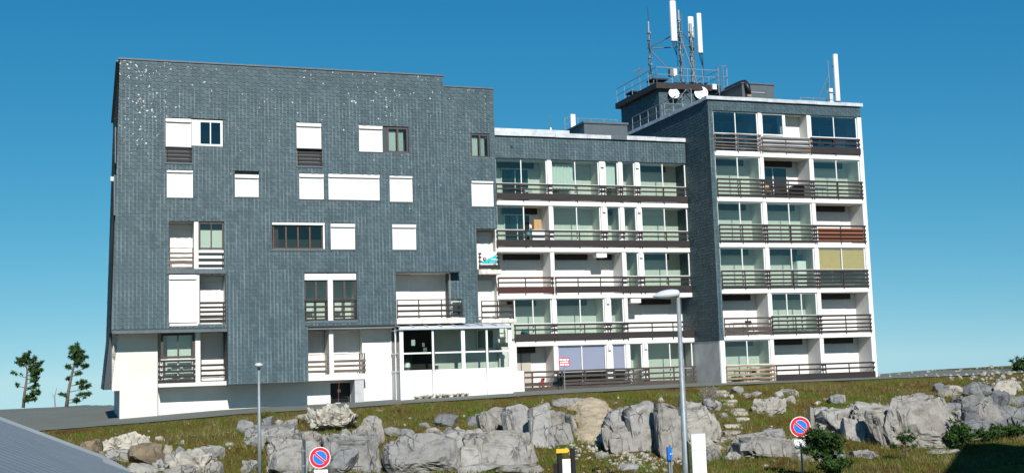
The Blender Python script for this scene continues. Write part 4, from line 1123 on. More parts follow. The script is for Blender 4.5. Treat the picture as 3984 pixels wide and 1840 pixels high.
# ---- the slates: the 300 nearest singly, the rest of each wall as one part
SLATES.sort(key=lambda q: q[2])
for V, F, dd, wall in SLATES[:300]:
    mb = MB(); mb.v = list(V); mb.f = list(F); mb.mi = [0] * 4
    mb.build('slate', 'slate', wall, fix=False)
rest = {}
for V, F, dd, wall in SLATES[300:]:
    mb = rest.setdefault(wall.name, (wall, MB()))[1]
    i = len(mb.v); mb.v += V; mb.f += [tuple(i + q for q in f) for f in F]
for nm, (wall, mb) in rest.items():
    mb.mi = [0] * len(mb.f)
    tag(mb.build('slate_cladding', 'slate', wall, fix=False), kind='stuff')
print('slates', len(SLATES))

# ------------------------------------------------------------------ rocks on the bank
# x, y on the ground, width, height of each rock (metres), cluster by cluster
ROCKS = {
    'left_wall': [(-33.56, -12.2, 0.74, 0.61), (-33.1, -11.21, 0.36, 0.36), (-32.29, -12.02, 1.49, 0.59), (-33.05, -13.12, 0.34, 0.32), (-32.47, -14.22, 0.92, 0.48), (-31.59, -14.95, 1.1, 0.79), (-30.72, -12.94, 0.39, 0.37), (-30.44, -14.14, 0.43, 0.51), (-30.86, -15.41, 0.43, 0.52), (-29.72, -14.18, 0.64, 0.53), (-29.26, -14.56, 0.72, 0.57), (-30.17, -16.5, 1.19, 0.65), (-29.45, -16.96, 0.52, 0.5), (-31.22, -16.49, 0.56, 0.46), (-30.48, -17.18, 1.07, 0.36), (-31.85, -16.7, 0.87, 0.38), (-27.66, -10.13, 0.66, 0.5), (-27.7, -12.9, 0.42, 0.58), (-28.25, -16.81, 0.51, 0.45), (-28.44, -12.17, 0.36, 0.16), (-30.15, -11.3, 0.16, 0.16), (-29.6, -6.28, 0.15, 0.09), (-30.9, -10.14, 0.3, 0.23)],
    'left_bank': [(-26.57, -9.31, 0.58, 0.46), (-26.08, -9.01, 0.4, 0.29), (-25.63, -9.27, 0.58, 0.32), (-24.88, -8.12, 0.6, 0.34), (-27.57, -12.95, 0.69, 0.59), (-26.5, -12.8, 1.35, 0.66), (-23.86, -10.53, 2.0, 0.91), (-23.13, -13.46, 0.98, 1.0), (-25.66, -14.04, 1.14, 0.76), (-25.02, -14.21, 0.38, 0.53), (-24.65, -13.97, 0.31, 0.5), (-24.22, -14.07, 0.55, 0.61), (-23.49, -12.33, 0.34, 0.38), (-23.65, -13.85, 0.39, 0.46), (-22.06, -12.57, 0.62, 0.38), (-21.55, -12.86, 0.6, 0.34), (-27.09, -18.11, 1.23, 0.87), (-28.2, -16.56, 0.58, 0.42), (-25.27, -18.69, 1.16, 0.84), (-23.98, -15.42, 0.86, 0.48), (-19.5, -11.43, 1.23, 0.52), (-18.25, -11.55, 0.67, 0.44), (-20.49, -11.76, 0.43, 0.25), (-20.49, -12.92, 0.68, 0.28), (-22.51, -19.61, 2.33, 1.37), (-20.02, -14.24, 0.88, 0.51), (-19.77, -15.79, 0.65, 0.69), (-20.36, -18.84, 0.43, 1.14), (-20.97, -19.57, 0.59, 0.8), (-21.06, -6.2, 0.41, 0.09), (-21.1, -10.66, 0.15, 0.1), (-20.87, -8.06, 0.13, 0.1), (-20.49, -13.86, 0.32, 0.12)],
    'middle_bank': [(-18.25, -11.55, 0.69, 0.44), (-16.98, -9.64, 0.48, 0.28), (-16.6, -10.3, 0.82, 0.54), (-17.51, -12.55, 0.39, 0.41), (-17.17, -14.19, 1.02, 1.22), (-16.83, -15.83, 0.88, 1.5), (-14.74, -12.48, 0.91, 0.46), (-16.0, -15.65, 0.94, 0.69), (-14.93, -14.35, 0.22, 0.77), (-12.69, -8.68, 1.49, 0.4), (-19.58, -19.22, 2.16, 1.2), (-20.9, -19.39, 0.63, 0.73), (-20.74, -20.18, 1.48, 0.31), (-19.44, -20.64, 1.48, 0.33), (-14.23, -17.59, 0.76, 1.45), (-13.56, -18.4, 1.11, 1.59), (-10.22, -12.81, 0.15, 0.37), (-13.23, -19.78, 0.81, 1.84), (-10.72, -17.14, 1.11, 1.33), (-7.23, -11.86, 0.7, 0.49), (-12.15, -20.69, 0.53, 0.58), (-13.75, -14.19, 0.39, 0.25), (-13.12, -13.46, 0.33, 0.23), (-8.1, -8.62, 0.31, 0.24), (-15.8, -21.45, 0.71, 0.31), (-15.5, -18.61, 0.48, 0.26), (-14.64, -18.65, 0.3, 0.17), (-14.78, -19.49, 0.26, 0.18), (-14.12, -18.46, 0.11, 0.11), (-14.14, -20.24, 0.25, 0.13), (-14.03, -20.55, 0.2, 0.07), (-14.91, -21.55, 0.24, 0.23), (-14.61, -21.87, 0.21, 0.17), (-16.4, -21.13, 0.38, 0.16), (-16.79, -21.15, 0.24, 0.14), (-14.91, -20.71, 0.28, 0.09), (-15.13, -21.48, 0.14, 0.1), (-13.38, -19.3, 0.19, 0.11), (-13.43, -20.5, 0.25, 0.18), (-15.13, -16.27, 0.2, 0.12), (-14.94, -16.7, 0.19, 0.15), (-15.77, -19.35, 0.09, 0.09), (-15.25, -19.38, 0.11, 0.09), (-17.12, -20.88, 0.1, 0.07), (-13.76, -8.41, 0.53, 0.14)],
    'right_bank': [(-3.27, -7.58, 0.61, 0.4), (-2.86, -8.56, 0.58, 0.32), (-3.41, -8.53, 0.42, 0.25), (-4.76, -12.88, 1.51, 0.77), (-2.38, -9.89, 0.45, 0.32), (-0.97, -8.33, 0.78, 0.28), (-1.33, -9.57, 0.37, 0.28), (-2.56, -10.98, 0.53, 0.36), (-7.09, -11.7, 0.86, 0.47), (-10.61, -19.7, 0.47, 0.36), (-11.35, -21.02, 0.74, 0.26), (-12.16, -20.84, 0.66, 0.52), (-9.76, -19.95, 1.25, 0.56), (-7.7, -18.04, 0.91, 0.49), (-9.29, -21.22, 0.87, 0.7), (-10.04, -21.01, 0.8, 0.28), (-9.74, -22.81, 0.54, 0.3), (-8.72, -22.69, 1.09, 0.34), (-5.5, -14.04, 0.25, 0.19), (-2.99, -14.18, 0.76, 0.46), (-5.18, -17.35, 0.51, 0.51), (-1.46, -11.62, 0.4, 0.18), (-0.8, -11.33, 0.31, 0.18), (-0.61, -12.08, 0.71, 0.46), (-1.46, -13.25, 0.91, 0.17), (-1.9, -15.5, 1.01, 0.78), (-10.53, -22.27, 0.17, 0.12), (-11.0, -22.47, 0.3, 0.1), (-4.51, -8.98, 0.23, 0.25), (-7.45, -13.41, 0.35, 0.29)],
    'steps': [(-5.43, -10.39, 0.58, 0.27), (-5.75, -11.07, 0.61, 0.11), (-6.26, -12.36, 0.68, 0.11), (-6.5, -13.06, 0.63, 0.08), (-6.78, -13.85, 0.45, 0.1), (-8.04, -15.35, 0.6, 0.12), (-8.66, -16.34, 0.58, 0.08), (-9.34, -17.21, 0.57, 0.08), (-10.13, -17.98, 0.56, 0.09), (-10.66, -18.69, 0.4, 0.11), (-4.53, -8.34, 0.55, 0.12), (-4.13, -7.22, 0.52, 0.07)],
    'dome_bank': [(-7.8, -22.17, 1.16, 0.35), (-6.8, -22.47, 0.97, 0.35), (-3.79, -16.89, 0.44, 0.62), (-4.46, -18.54, 0.6, 0.85), (-0.58, -11.99, 0.67, 0.44), (-1.89, -15.4, 0.88, 0.78), (0.26, -13.74, 0.77, 0.43), (-2.6, -20.83, 2.72, 2.0), (-3.87, -20.06, 0.96, 1.5), (3.06, -15.98, 0.56, 0.61), (-4.08, -19.2, 0.4, 0.34), (-3.1, -17.34, 0.31, 0.26), (-0.18, -15.58, 0.56, 0.6), (-3.22, -22.46, 1.23, 0.18)],
    'riprap': [(7.08, -9.79, 0.48, 0.37), (6.83, -11.22, 1.17, 0.47), (7.63, -11.71, 0.81, 0.65), (8.8, -11.39, 0.63, 0.37), (9.36, -11.85, 0.89, 0.63), (11.04, -10.65, 0.61, 0.43), (5.19, -14.48, 1.57, 0.66), (6.46, -14.66, 0.79, 0.71), (7.42, -12.84, 0.33, 0.31), (7.69, -14.2, 0.57, 0.47), (8.57, -13.72, 0.46, 0.4), (2.36, -17.63, 0.84, 0.68), (3.01, -17.96, 1.0, 0.79), (4.28, -17.83, 0.94, 0.83), (1.43, -19.19, 1.34, 0.46), (2.43, -19.28, 0.44, 0.46), (3.58, -18.9, 0.54, 0.54), (1.88, -20.4, 0.58, 0.34), (2.18, -17.67, 0.64, 0.34), (5.53, -12.55, 0.25, 0.28), (6.34, -16.35, 0.43, 0.57), (2.19, -20.77, 0.38, 0.43)],
}
# broad bedrock ledges breaking through the turf behind the loose blocks
LEDGES = [(-26.66, -17.79, 1.79, 1.17, 'low fissured ledge left of the fully visible no-parking sign'), (-24.89, -18.67, 1.9, 1.35, 'broad fissured ledge right of the fully visible no-parking sign'),
          (-22.19, -19.3, 2.9, 1.30, 'widest fissured ledge at bottom centre-left'), (-20.03, -19.9, 2.3, 1.25, 'fissured ledge behind the huge slanting slab'),
          (-17.24, -12.7, 1.9, 0.95, 'upper ledge of upright blocks left of the washout'), (-15.7, -13.7, 2.0, 1.0, 'ledge directly beside the beige washout, left side'),
          (-13.9, -18.5, 2.3, 1.40, 'fluted ledge right of the beige washout'), (-11.5, -18.3, 2.4, 1.25, 'fluted ledge behind the tall lamp and totem'),
          (-3.85, -17.4, 1.8, 1.10, 'jagged ledge left of the big rounded outcrop'), (-3.3, -19.2, 2.0, 1.5, 'ledge forming the left foot of the big rounded outcrop'),
          (-10.08, -21.4, 1.9, 0.85, 'low ledge left of the half hidden sign'), (-19.8, -15.8, 1.8, 0.80, 'ledge above the huge slanting slab'),
          (-26.66, -11.5, 1.8, 0.60, 'low ledge on the upper turf behind the small lamp post'), (4.8, -14.6, 3.4, 0.55, 'dark bedrock behind the upper stacked boulders'), (2.2, -18.4, 2.8, 0.5, 'dark bedrock behind the lower stacked boulders')]
ICO = {}
def ico(detail):
    if detail not in ICO:
        bm = bmesh.new(); bmesh.ops.create_icosphere(bm, subdivisions=detail, radius=1.0)
        ICO[detail] = (np.array([v.co for v in bm.verts]), [tuple(v.index for v in f.verts) for f in bm.faces]); bm.free()
    return ICO[detail]
def rock_mesh(seed, w, d, h, style, detail):
    V, F = ico(detail); V = V.copy()
    r = random.Random(seed)
    pw = {'slab': 0.26, 'block': 0.55, 'rough': 0.65, 'step': 0.40, 'dome': 0.60, 'ledge': 0.24}[style]
    V = np.sign(V) * np.abs(V) ** pw
    if style == 'slab':                              # narrower, ragged head
        V[:, 0] *= 1 - 0.09 * np.clip(V[:, 2], 0, 1)
        V[:, 2] += 0.18 * r.uniform(-1, 1) * V[:, 0] * (V[:, 2] > 0)
    for _ in range({'slab': 5, 'block': 13, 'rough': 12, 'step': 3, 'dome': 7, 'ledge': 6}[style]):     # broken faces
        n = np.array([r.gauss(0, 1), r.gauss(-0.25, 1), r.gauss(0.25, 0.8)]); n /= np.linalg.norm(n)
        c = r.uniform(0.62, 1.0) if style not in ('slab', 'ledge') else r.uniform(0.95, 1.25)
        t = np.clip(V @ n - c, 0, None)
        V -= np.outer(t, n)
    V = V * np.array([w / 2, d / 2, h / 2]); V[:, 2] += h / 2
    s = min(w, h)
    amp = s * {'slab': 0.055, 'block': 0.05, 'rough': 0.16, 'step': 0.05, 'dome': 0.06, 'ledge': 0.085}[style]
    fr = {'slab': 2.6, 'block': 2.6, 'rough': 4.5, 'step': 3, 'dome': 2.2, 'ledge': 2.8}[style] / max(0.35, s) ** 0.5
    o = Vector((r.uniform(0, 90), r.uniform(0, 90), r.uniform(0, 90)))
    cs = {'slab': 1.5, 'block': 1.6, 'rough': 2.6, 'step': 1, 'dome': 1.3, 'ledge': 1.7}[style] / max(0.4, s) ** 0.6
    disp = np.zeros(len(V)); lift = np.zeros(len(V))
    for i, p in enumerate(V):
        q = Vector(p) * fr + o
        a = noise.fractal(q, 0.8, 2.2, 6)
        b = noise.noise(q * 0.5 + Vector((17, 5, 9)))
        dv = a * amp + b * amp * 0.8
        if style in ('slab', 'dome', 'ledge'):                # upright flutes washed out by rain
            g = noise.noise(Vector((p[0] * 4.5 + o.x, p[1] * 4.5, p[2] * 0.5)))
            g2 = noise.noise(Vector((p[0] * 11 + o.y, p[1] * 11, p[2] * 1.0)))
            dv -= (abs(g) * 1.1 + abs(g2) * 0.4) * amp
        if style != 'step':                          # open joints
            qq = Vector((p[0], p[1], p[2] * (0.45 if style in ('slab', 'ledge') else 0.8))) * cs + o + Vector((a, b, a)) * 0.12
            dd, _ = noise.voronoi(qq)
            e = dd[1] - dd[0]
            cw = {'slab': 0.05, 'dome': 0.035, 'rough': 0.10, 'block': 0.04, 'ledge': 0.09}[style]
            if e < cw: dv -= (cw - e) / cw * s * {'slab': 0.10, 'dome': 0.05, 'rough': 0.14, 'block': 0.06, 'ledge': 0.16}[style]
        disp[i] = dv
        lift[i] = (0.6 * a + ((1.0 if style == 'slab' else 2.2) * b if style in ('slab', 'ledge') and p[2] > h * 0.6 else 0)) * amp
    c = V - np.array([0, 0, h * 0.45])
    N = c / np.array([w * w, d * d, h * h]); N /= np.linalg.norm(N, axis=1, keepdims=True) + 1e-9
    V = V + N * disp[:, None]; V[:, 2] += lift
    if style in ('slab', 'dome', 'ledge'): V[:, 1] += V[:, 2] * 0.28          # leans back into the bank
    me = bpy.data.meshes.new('rock'); me.from_pydata(V.tolist(), [], F)
    me.polygons.foreach_set('use_smooth', [True] * len(F)); me.update()
    try: me.set_sharp_from_angle(angle=R(30))
    except Exception: pass
    return me

ORD = ['first', 'second', 'third', 'fourth', 'fifth', 'sixth', 'seventh', 'eighth', 'ninth', 'tenth', 'eleventh', 'twelfth', 'thirteenth',
       'fourteenth', 'fifteenth', 'sixteenth', 'seventeenth', 'eighteenth', 'nineteenth', 'twentieth']
def ordinal(i):
    if i < 20: return ORD[i]
    tens = {2: 'twenty', 3: 'thirty', 4: 'forty', 5: 'fifty'}
    t, u = divmod(i + 1, 10)
    return {20: 'twentieth', 30: 'thirtieth', 40: 'fortieth', 50: 'fiftieth'}[i + 1] if u == 0 else tens[t] + '-' + ORD[u - 1]

WHERE = {'left_wall': 'in the stone bank beside the metal roof', 'left_bank': 'on the grassy bank below the slate block',
         'middle_bank': 'on the bank around the beige washout', 'right_bank': 'on the bank below the tall right block',
         'steps': 'of the trodden stone stairway on the bank', 'dome_bank': 'on the bank around the big rounded outcrop',
         'riprap': 'in the dark stacked boulder wall at right'}
SPECIAL = {('left_wall', 2): ('rock_pale', 'rough', 'flat pitted pale boulder topping the stone bank by the metal roof'),
           ('left_wall', 5): ('rock_brown', 'block', 'large squarish brown boulder in the left stone bank'),
           ('left_wall', 11): ('rock_pale', 'rough', 'long pale creased boulder low in the left stone bank'),
           ('left_wall', 0): ('rock_brown', 'block', 'leaning grey-brown slab at the left end of the stone bank'),
           ('left_wall', 3): ('rock_brown', 'block', None), ('left_wall', 1): ('rock_pale', 'rough', None), ('left_wall', 6): ('rock_pale', 'rough', None),
           ('left_bank', 6): ('rock_pale', 'rough', 'big whitish craggy boulder with rusty patch just below the asphalt'),
           ('left_bank', 7): ('rock', 'block', 'smooth grey boulder leaning right of the whitish craggy boulder'),
           ('left_bank', 24): ('rock', 'dome', 'broad pale-grey outcrop at bottom centre with a tuft on its shoulder'),
           ('left_bank', 20): ('rock_dark', 'block', 'blue-grey saddle-shaped boulder alone on the upper grass'),
           ('left_bank', 21): ('rock_dark', 'block', 'rounded cracked dark boulder on the upper grass'),
           ('middle_bank', 10): ('rock', 'slab', 'huge slanting grey slab with dark crack at bottom centre'),
           ('middle_bank', 4): ('rock', 'slab', 'forked upright grey slab left of the beige washout'),
           ('middle_bank', 5): ('rock', 'slab', 'tall tapering upright slab left of the beige washout'),
           ('middle_bank', 7): ('rock', 'slab', 'squat upright block directly left of the beige washout'),
           ('middle_bank', 14): ('rock', 'slab', 'leftmost tall fluted slab right of the beige washout'),
           ('middle_bank', 15): ('rock', 'slab', 'widest tall fluted slab right of the beige washout'),
           ('middle_bank', 17): ('rock', 'slab', 'tall cracked slab directly behind the tall lamp post'),
           ('middle_bank', 18): ('rock', 'slab', 'fluted slab right of the tall lamp post above the white totem'),
           ('middle_bank', 9): ('rock', 'rough', 'crumbling grey ledge at the head of the beige washout'),
           ('right_bank', 3): ('rock', 'rough', 'big creased boulder beside the stone stairway'),
           ('right_bank', 12): ('rock', 'slab', 'broad flat-topped rock left of the half hidden sign'),
           ('dome_bank', 7): ('rock', 'dome', 'massive smooth rounded limestone outcrop near the right edge'),
           ('dome_bank', 8): ('rock', 'dome', 'cracked left flank of the big rounded outcrop')}
ex_ = random.Random(77)
ROCKS['riprap'] = ROCKS['riprap'] + [(round(x + ex_.uniform(.35, 1.0), 2), round(y + ex_.uniform(-.2, .9), 2), round(w * ex_.uniform(.55, .8), 2), round(h * ex_.uniform(.6, .85), 2)) for (x, y, w, h) in ROCKS['riprap']]
for cl, lst in ROCKS.items():
    order = {i: n for n, i in enumerate(sorted(range(len(lst)), key=lambda i: (lst[i][0] + 33.5) / (lst[i][1] + 59.8)))}
    for i, (x, y, w, h) in enumerate(lst):
        sp = SPECIAL.get((cl, i))
        m_, st, lab = sp if sp else (None, None, None)
        if cl == 'steps': st, m_, nm = 'step', 'rock_pale', 'stone_step'
        else: nm = 'boulder' if w * h > 0.12 else 'stone'
        if st is None:
            st = 'slab' if (h > w * 0.95 and h > 0.7 and cl != 'riprap') else ('rough' if (i * 7 + len(cl)) % 4 == 0 and cl != 'riprap' else 'block')
        if m_ is None:
            m_ = 'rock_dark' if cl == 'riprap' and i not in (1, 4, 5, 12) else ('rock_pale' if w * h < 0.09 or (cl == 'riprap' and i in (1, 4)) else 'rock')
        if cl == 'right_bank' and st == 'rough': m_ = 'rock_pale' if i % 3 == 0 else 'rock'
        dep = {'slab': max(0.7, w * 0.7), 'dome': w * 0.75, 'step': 0.7, 'block': max(w, h) * 0.85, 'rough': w * 0.8}[st]
        if cl == 'steps': h, w = 0.2, w * 1.15
        kw, kh = (1.42, 1.42) if cl == 'riprap' else (1.28, 1.28) if cl == 'left_wall' else ((1.17, 1.2) if cl in ('left_bank', 'middle_bank') and w > 0.5 else (1.2, 1.18))
        me = rock_mesh(1000 + i * 17 + len(cl) * 131, w * kw, dep, h * kh, st, 5 if w * h > 1.2 else (4 if w * h > 0.2 else 3))
        me.materials.append(M[m_])
        o = bpy.data.objects.new(nm, me); COL.objects.link(o)
        gz = ground_rough(x, y)
        o.location = (x, y + dep * 0.30, gz - 0.10 * h - (0.06 if cl == 'steps' else 0.03))
        o.rotation_euler = (0, rng.uniform(-0.12, 0.12) if st == 'block' else 0, rng.uniform(-0.3, 0.3) if st != 'step' else -0.25)
        if not lab:
            col = {'rock': 'grey', 'rock_dark': 'dark grey', 'rock_pale': 'pale', 'rock_brown': 'brown'}[m_]
            kind = {'slab': 'upright slab', 'step': 'flat step', 'block': 'boulder' if nm == 'boulder' else 'stone', 'rough': 'craggy rock', 'dome': 'outcrop'}[st]
            lab = f'{col} limestone {kind}, {ordinal(order[i])} from the left {WHERE[cl]}'
        tag(o, lab, 'step' if cl == 'steps' else 'rock', {'left_wall': 'rocks of the left stone bank', 'steps': 'steps of the stone stairway', 'riprap': 'boulders of the stacked wall at right'}.get(cl, 'rocks strewn over the bank'))

for i, (x, y, w, h, lab) in enumerate(LEDGES):
    me = rock_mesh(5000 + 31 * i, w * 1.08, 1.5, h, 'ledge', 5)
    me.materials.append(M['rock_dark' if i > 12 else 'rock'])
    o = bpy.data.objects.new('rock_ledge', me); COL.objects.link(o)
    o.location = (x, y + 0.75, ground_rough(x, y) - 0.12); o.rotation_euler = (0, 0, -0.12 + 0.2 * (i % 3 - 1))
    tag(o, lab, 'rock', 'bedrock ledges in the bank')
ROCK_FEET = [(x, y, w) for cl, lst in ROCKS.items() for (x, y, w, h) in lst]

# washed-out strip of beige earth and grey ledge
prof = [(-12.6, -10.3, -6.4), (-13.1, -10.5, -8.4), (-13.5, -11.1, -10.2), (-14.1, -11.8, -12.0), (-14.8, -12.6, -13.6), (-15.5, -13.4, -15.2), (-15.9, -13.9, -16.6)]
wv, wf = [], []; NX = 14; NY = 40
for j in range(NY + 1):
    t = j / NY * (len(prof) - 1); k = min(int(t), len(prof) - 2); f_ = t - k
    a, b, y = [prof[k][q] + (prof[k + 1][q] - prof[k][q]) * f_ for q in range(3)]
    for i in range(NX + 1):
        s = i / NX
        x = a + (b - a) * s + 0.12 * fbm(j * 0.7, i * 0.3, 0.5)
        e = min(s, 1 - s, j / NY * 2, (1 - j / NY) * 2) * 2
        wv.append((x, y + 0.1 * fbm(x, y, 1.2), ground_rough(x, y) - 0.12 + 0.30 * min(1, e * 1.6) + 0.10 * fbm(x, y + 9, 1.6)))
for j in range(NY):
    for i in range(NX):
        a = j * (NX + 1) + i; wf.append((a, a + 1, a + NX + 2, a + NX + 1))
me = bpy.data.meshes.new('washed_out_earth'); me.from_pydata(wv, [], wf); me.materials.append(M['rock_beige'])
me.polygons.foreach_set('use_smooth', [True] * len(wf)); me.update()
wo = bpy.data.objects.new('washed_out_earth', me); COL.objects.link(wo); tag(wo, kind='structure')

# scree: countless small stones
def scatter_stones(name, n, sampler, smin, smax, m, label):
    base = []
    for s in range(4):
        bm = bmesh.new(); bmesh.ops.create_icosphere(bm, subdivisions=1, radius=1)
        rr = random.Random(s)
        vv = [(v.co.x * rr.uniform(.7, 1.2), v.co.y * rr.uniform(.6, 1.1), v.co.z * rr.uniform(.5, .9)) for v in bm.verts]
        base.append((np.array(vv), [tuple(q.index for q in f.verts) for f in bm.faces])); bm.free()
    mb = MB()
    for k in range(n):
        x, y = sampler(); s = smin + (smax - smin) * rng.random() ** 2.5
        vv, ff = base[k % 4]; t = rng.uniform(0, 6.28); c, sn = math.cos(t), math.sin(t)
        i0 = len(mb.v); z = ground_rough(x, y) + s * 0.2
        mb.v += [(x + s * (p[0] * c - p[1] * sn), y + s * (p[0] * sn + p[1] * c), z + s * p[2]) for p in vv]
        mb.f += [tuple(i0 + q for q in f) for f in ff]
    mb.mi = [0] * len(mb.f)
    return tag(mb.build(name, m, fix=False), label, 'stones', kind='stuff')
scatter_stones('scree', 420, lambda: (lambda t: (-15.0 + 1.0 * t + rng.gauss(0, 0.9), -16.2 - 4.6 * t + rng.gauss(0, 0.5)))(rng.random()), 0.03, 0.14, 'rock_pale', 'loose pale scree spilling below the beige washout')
scatter_stones('loose_stones', 260, lambda: (rng.uniform(-33, 9), rng.uniform(-21, -6)), 0.02, 0.11, 'rock_pale', 'small pale stones scattered through the turf')
scatter_stones('rubble_bank', 420, lambda: (rng.uniform(10.5, 24), rng.uniform(-9, -3.2) if rng.random() < .75 else rng.uniform(-3, 6)), 0.05, 0.22, 'rock', 'grey stone rubble covering the rise behind the boulder wall')

# ------------------------------------------------------------------ grass
def grass(name, n, xr, yr, hmin, hmax, wid, m, dens, label, cl=3):
    rs = np.random.RandomState(len(name) * 7 + n % 97)
    xs_, ys_ = [], []
    while len(xs_) < n:
        x = rs.uniform(*xr); y = rs.uniform(*yr)
        if dens(x, y) > rs.rand(): xs_.append(x); ys_.append(y)
    V = np.zeros((n * cl, 3, 3)); k = 0
    for x, y in zip(xs_, ys_):
        z = ground_rough(x, y) - 0.02; near = min(1.0, 0.35 + max(0.0, EDGE_Y - 0.3 - y) / 3.0)
        for _ in range(cl):
            a = rs.uniform(0, 6.28); hh = (hmin + (hmax - hmin) * rs.rand()) * near; ln = rs.uniform(0.1, 0.7) * hh
            bx, by = x + rs.normal(0, 0.05), y + rs.normal(0, 0.05)
            wx, wy = math.cos(a) * wid, math.sin(a) * wid
            b2 = rs.uniform(0, 6.28)
            V[k] = ((bx - wx, by - wy, z), (bx + wx, by + wy, z), (bx + math.cos(b2) * ln, by + math.sin(b2) * ln, z + hh)); k += 1
    me = bpy.data.meshes.new(name)
    nv = n * cl * 3
    me.vertices.add(nv); me.vertices.foreach_set('co', V.reshape(-1))
    me.loops.add(nv); me.loops.foreach_set('vertex_index', np.arange(nv, dtype=np.int32))
    me.polygons.add(n * cl); me.polygons.foreach_set('loop_start', np.arange(0, nv, 3, dtype=np.int32))
    me.update(calc_edges=True); me.validate()
    me.materials.append(M[m])
    o = bpy.data.objects.new(name, me); COL.objects.link(o)
    return tag(o, label, 'grass', kind='stuff')
grng = random.Random(4)
def foot_tufts():
    mb = MB()
    for (x, y, w) in ROCK_FEET:
        for k in range(int(10 + 26 * w)):
            a = x + grng.uniform(-.62, .62) * w; c = y - grng.uniform(-0.25, 0.12)
            z = ground_rough(a, c) - 0.03
            for q in range(4):
                hh = grng.uniform(0.08, 0.26); t = grng.uniform(0, 6.28); l_ = hh * grng.uniform(.2, .8)
                mb.poly([(a - .012, c, z), (a + .012, c, z), (a + l_ * math.cos(t), c + l_ * math.sin(t), z + hh)])
    return tag(mb.build('tussock_grass', 'grass_mix', fix=False), 'longer grass tufts hugging the feet of the rocks', 'grass', kind='stuff')
def gd(x, y): return max(0.0, min(1.0, 0.5 + 1.3 * fbm(x, y, 0.55)))
def dd_(x, y): return max(0.0, min(1.0, 0.15 - 1.4 * fbm(x, y, 0.55) + 0.5 * fbm(x + 50, y, 1.3)))
grass('grass', 34000, (-38, 13), (-27, -4.9), 0.05, 0.20, 0.014, 'grass', gd, 'short green turf growing between the rocks', 3)
grass('dry_grass', 15000, (-38, 13), (-27, -5.0), 0.10, 0.34, 0.010, 'grass_dry', dd_, 'yellowed dry grass tufts between the rocks', 3)

foot_tufts()

# ------------------------------------------------------------------ pines and bushes
def needles(mb, c, s, n, rs, wid=0.055):
    for _ in range(n):
        d = Vector((rs.gauss(0, 1), rs.gauss(0, 1), rs.gauss(0.35, 0.9))).normalized()
        e = d.cross(Vector((rs.gauss(0, 1), rs.gauss(0, 1), rs.gauss(0, 1)))).normalized() * (s * wid * 3)
        b = Vector(c) + d * s * 0.1
        mb.poly([tuple(b - e), tuple(b + e), tuple(Vector(c) + d * s * rs.uniform(0.7, 1.15))])

def pine(name, base, trunk, limbs, label, r0, m='needles', tuft=0.29, per=34, spread=0.22, group=None, seed=1, density=14):
    """trunk: list of points; limbs: (t along trunk, direction, length, droop, needle share)"""
    rs = random.Random(seed)
    root = empty(name, base, label, 'tree', group)
    bx = Vector(base)
    pts = [bx + Vector(p) for p in trunk]
    mb = MB(); mb.tube(pts, r0, 7, r0 * 0.3)
    tr = mb.build('trunk', 'bark', root, smooth=True)
    cr, lm = MB(), MB()
    def at(t):
        f = t * (len(pts) - 1); k = min(int(f), len(pts) - 2); return pts[k].lerp(pts[k + 1], f - k)
    for (t, dx, dy, ln, rise, share) in limbs:
        a = at(t); d = Vector((dx, dy, rise)).normalized()
        seg = [a + d * ln * q + Vector((0, 0, 0.12 * ln * q * q)) for q in (0, 0.33, 0.66, 1)]
        lm.tube(seg, r0 * 0.28, 5, r0 * 0.08)
        n = max(3, int(density * ln * share))
        for k in range(n):
            q = 1 - share * rs.random() ** 0.8
            c = seg[0].lerp(seg[3], q) + Vector((rs.gauss(0, spread * .55), rs.gauss(0, spread), rs.gauss(0.06, spread * .28)))
            needles(cr, c, tuft * rs.uniform(0.7, 1.1), per, rs)
    lm.build('branches', 'bark', tr)
    cr.build('crown', m, root, fix=False)
    return root

# two wind-combed pines at the far edge of the lot
L1 = [(0.30, .8, .2, 1.0, .25, .7), (0.36, -.7, -.3, .8, .1, .35), (0.42, .9, -.3, 1.15, .25, .75), (0.5, .8, .4, 1.3, .3, .75), (0.55, -.8, .2, .9, .2, .3), (0.6, 1, -.2, 1.35, .3, .75),
      (0.66, .7, .6, 1.2, .35, .8), (0.72, .9, -.1, 1.2, .4, .8), (0.78, -.4, .4, .5, .5, .7), (0.84, .8, .1, .9, .5, .9), (0.9, -.6, .2, .55, .5, .9), (0.95, .5, -.3, .6, .8, .9), (1.0, -.3, .1, .4, .9, 1), (1.0, .3, .1, .5, .6, 1),
      (0.15, .7, .3, .9, .1, .8), (0.1, .8, -.4, .95, .05, .8), (0.2, .9, .1, 1.0, .15, .7), (0.82, -.9, 0, .75, .35, .7), (0.93, -.9, .1, .75, .25, .8)]
pine('pine_tree', (-38.55, 43.5, -3.1), [(0, 0, 0), (0.08, 0, 1.1), (0.22, 0, 2.2), (0.25, 0, 3.0), (0.05, 0, 3.8)], L1,
     'left of the two wind-bent pines, bushy rounded crown', 0.13, group='wind-bent pines at the edge of the lot', seed=3)
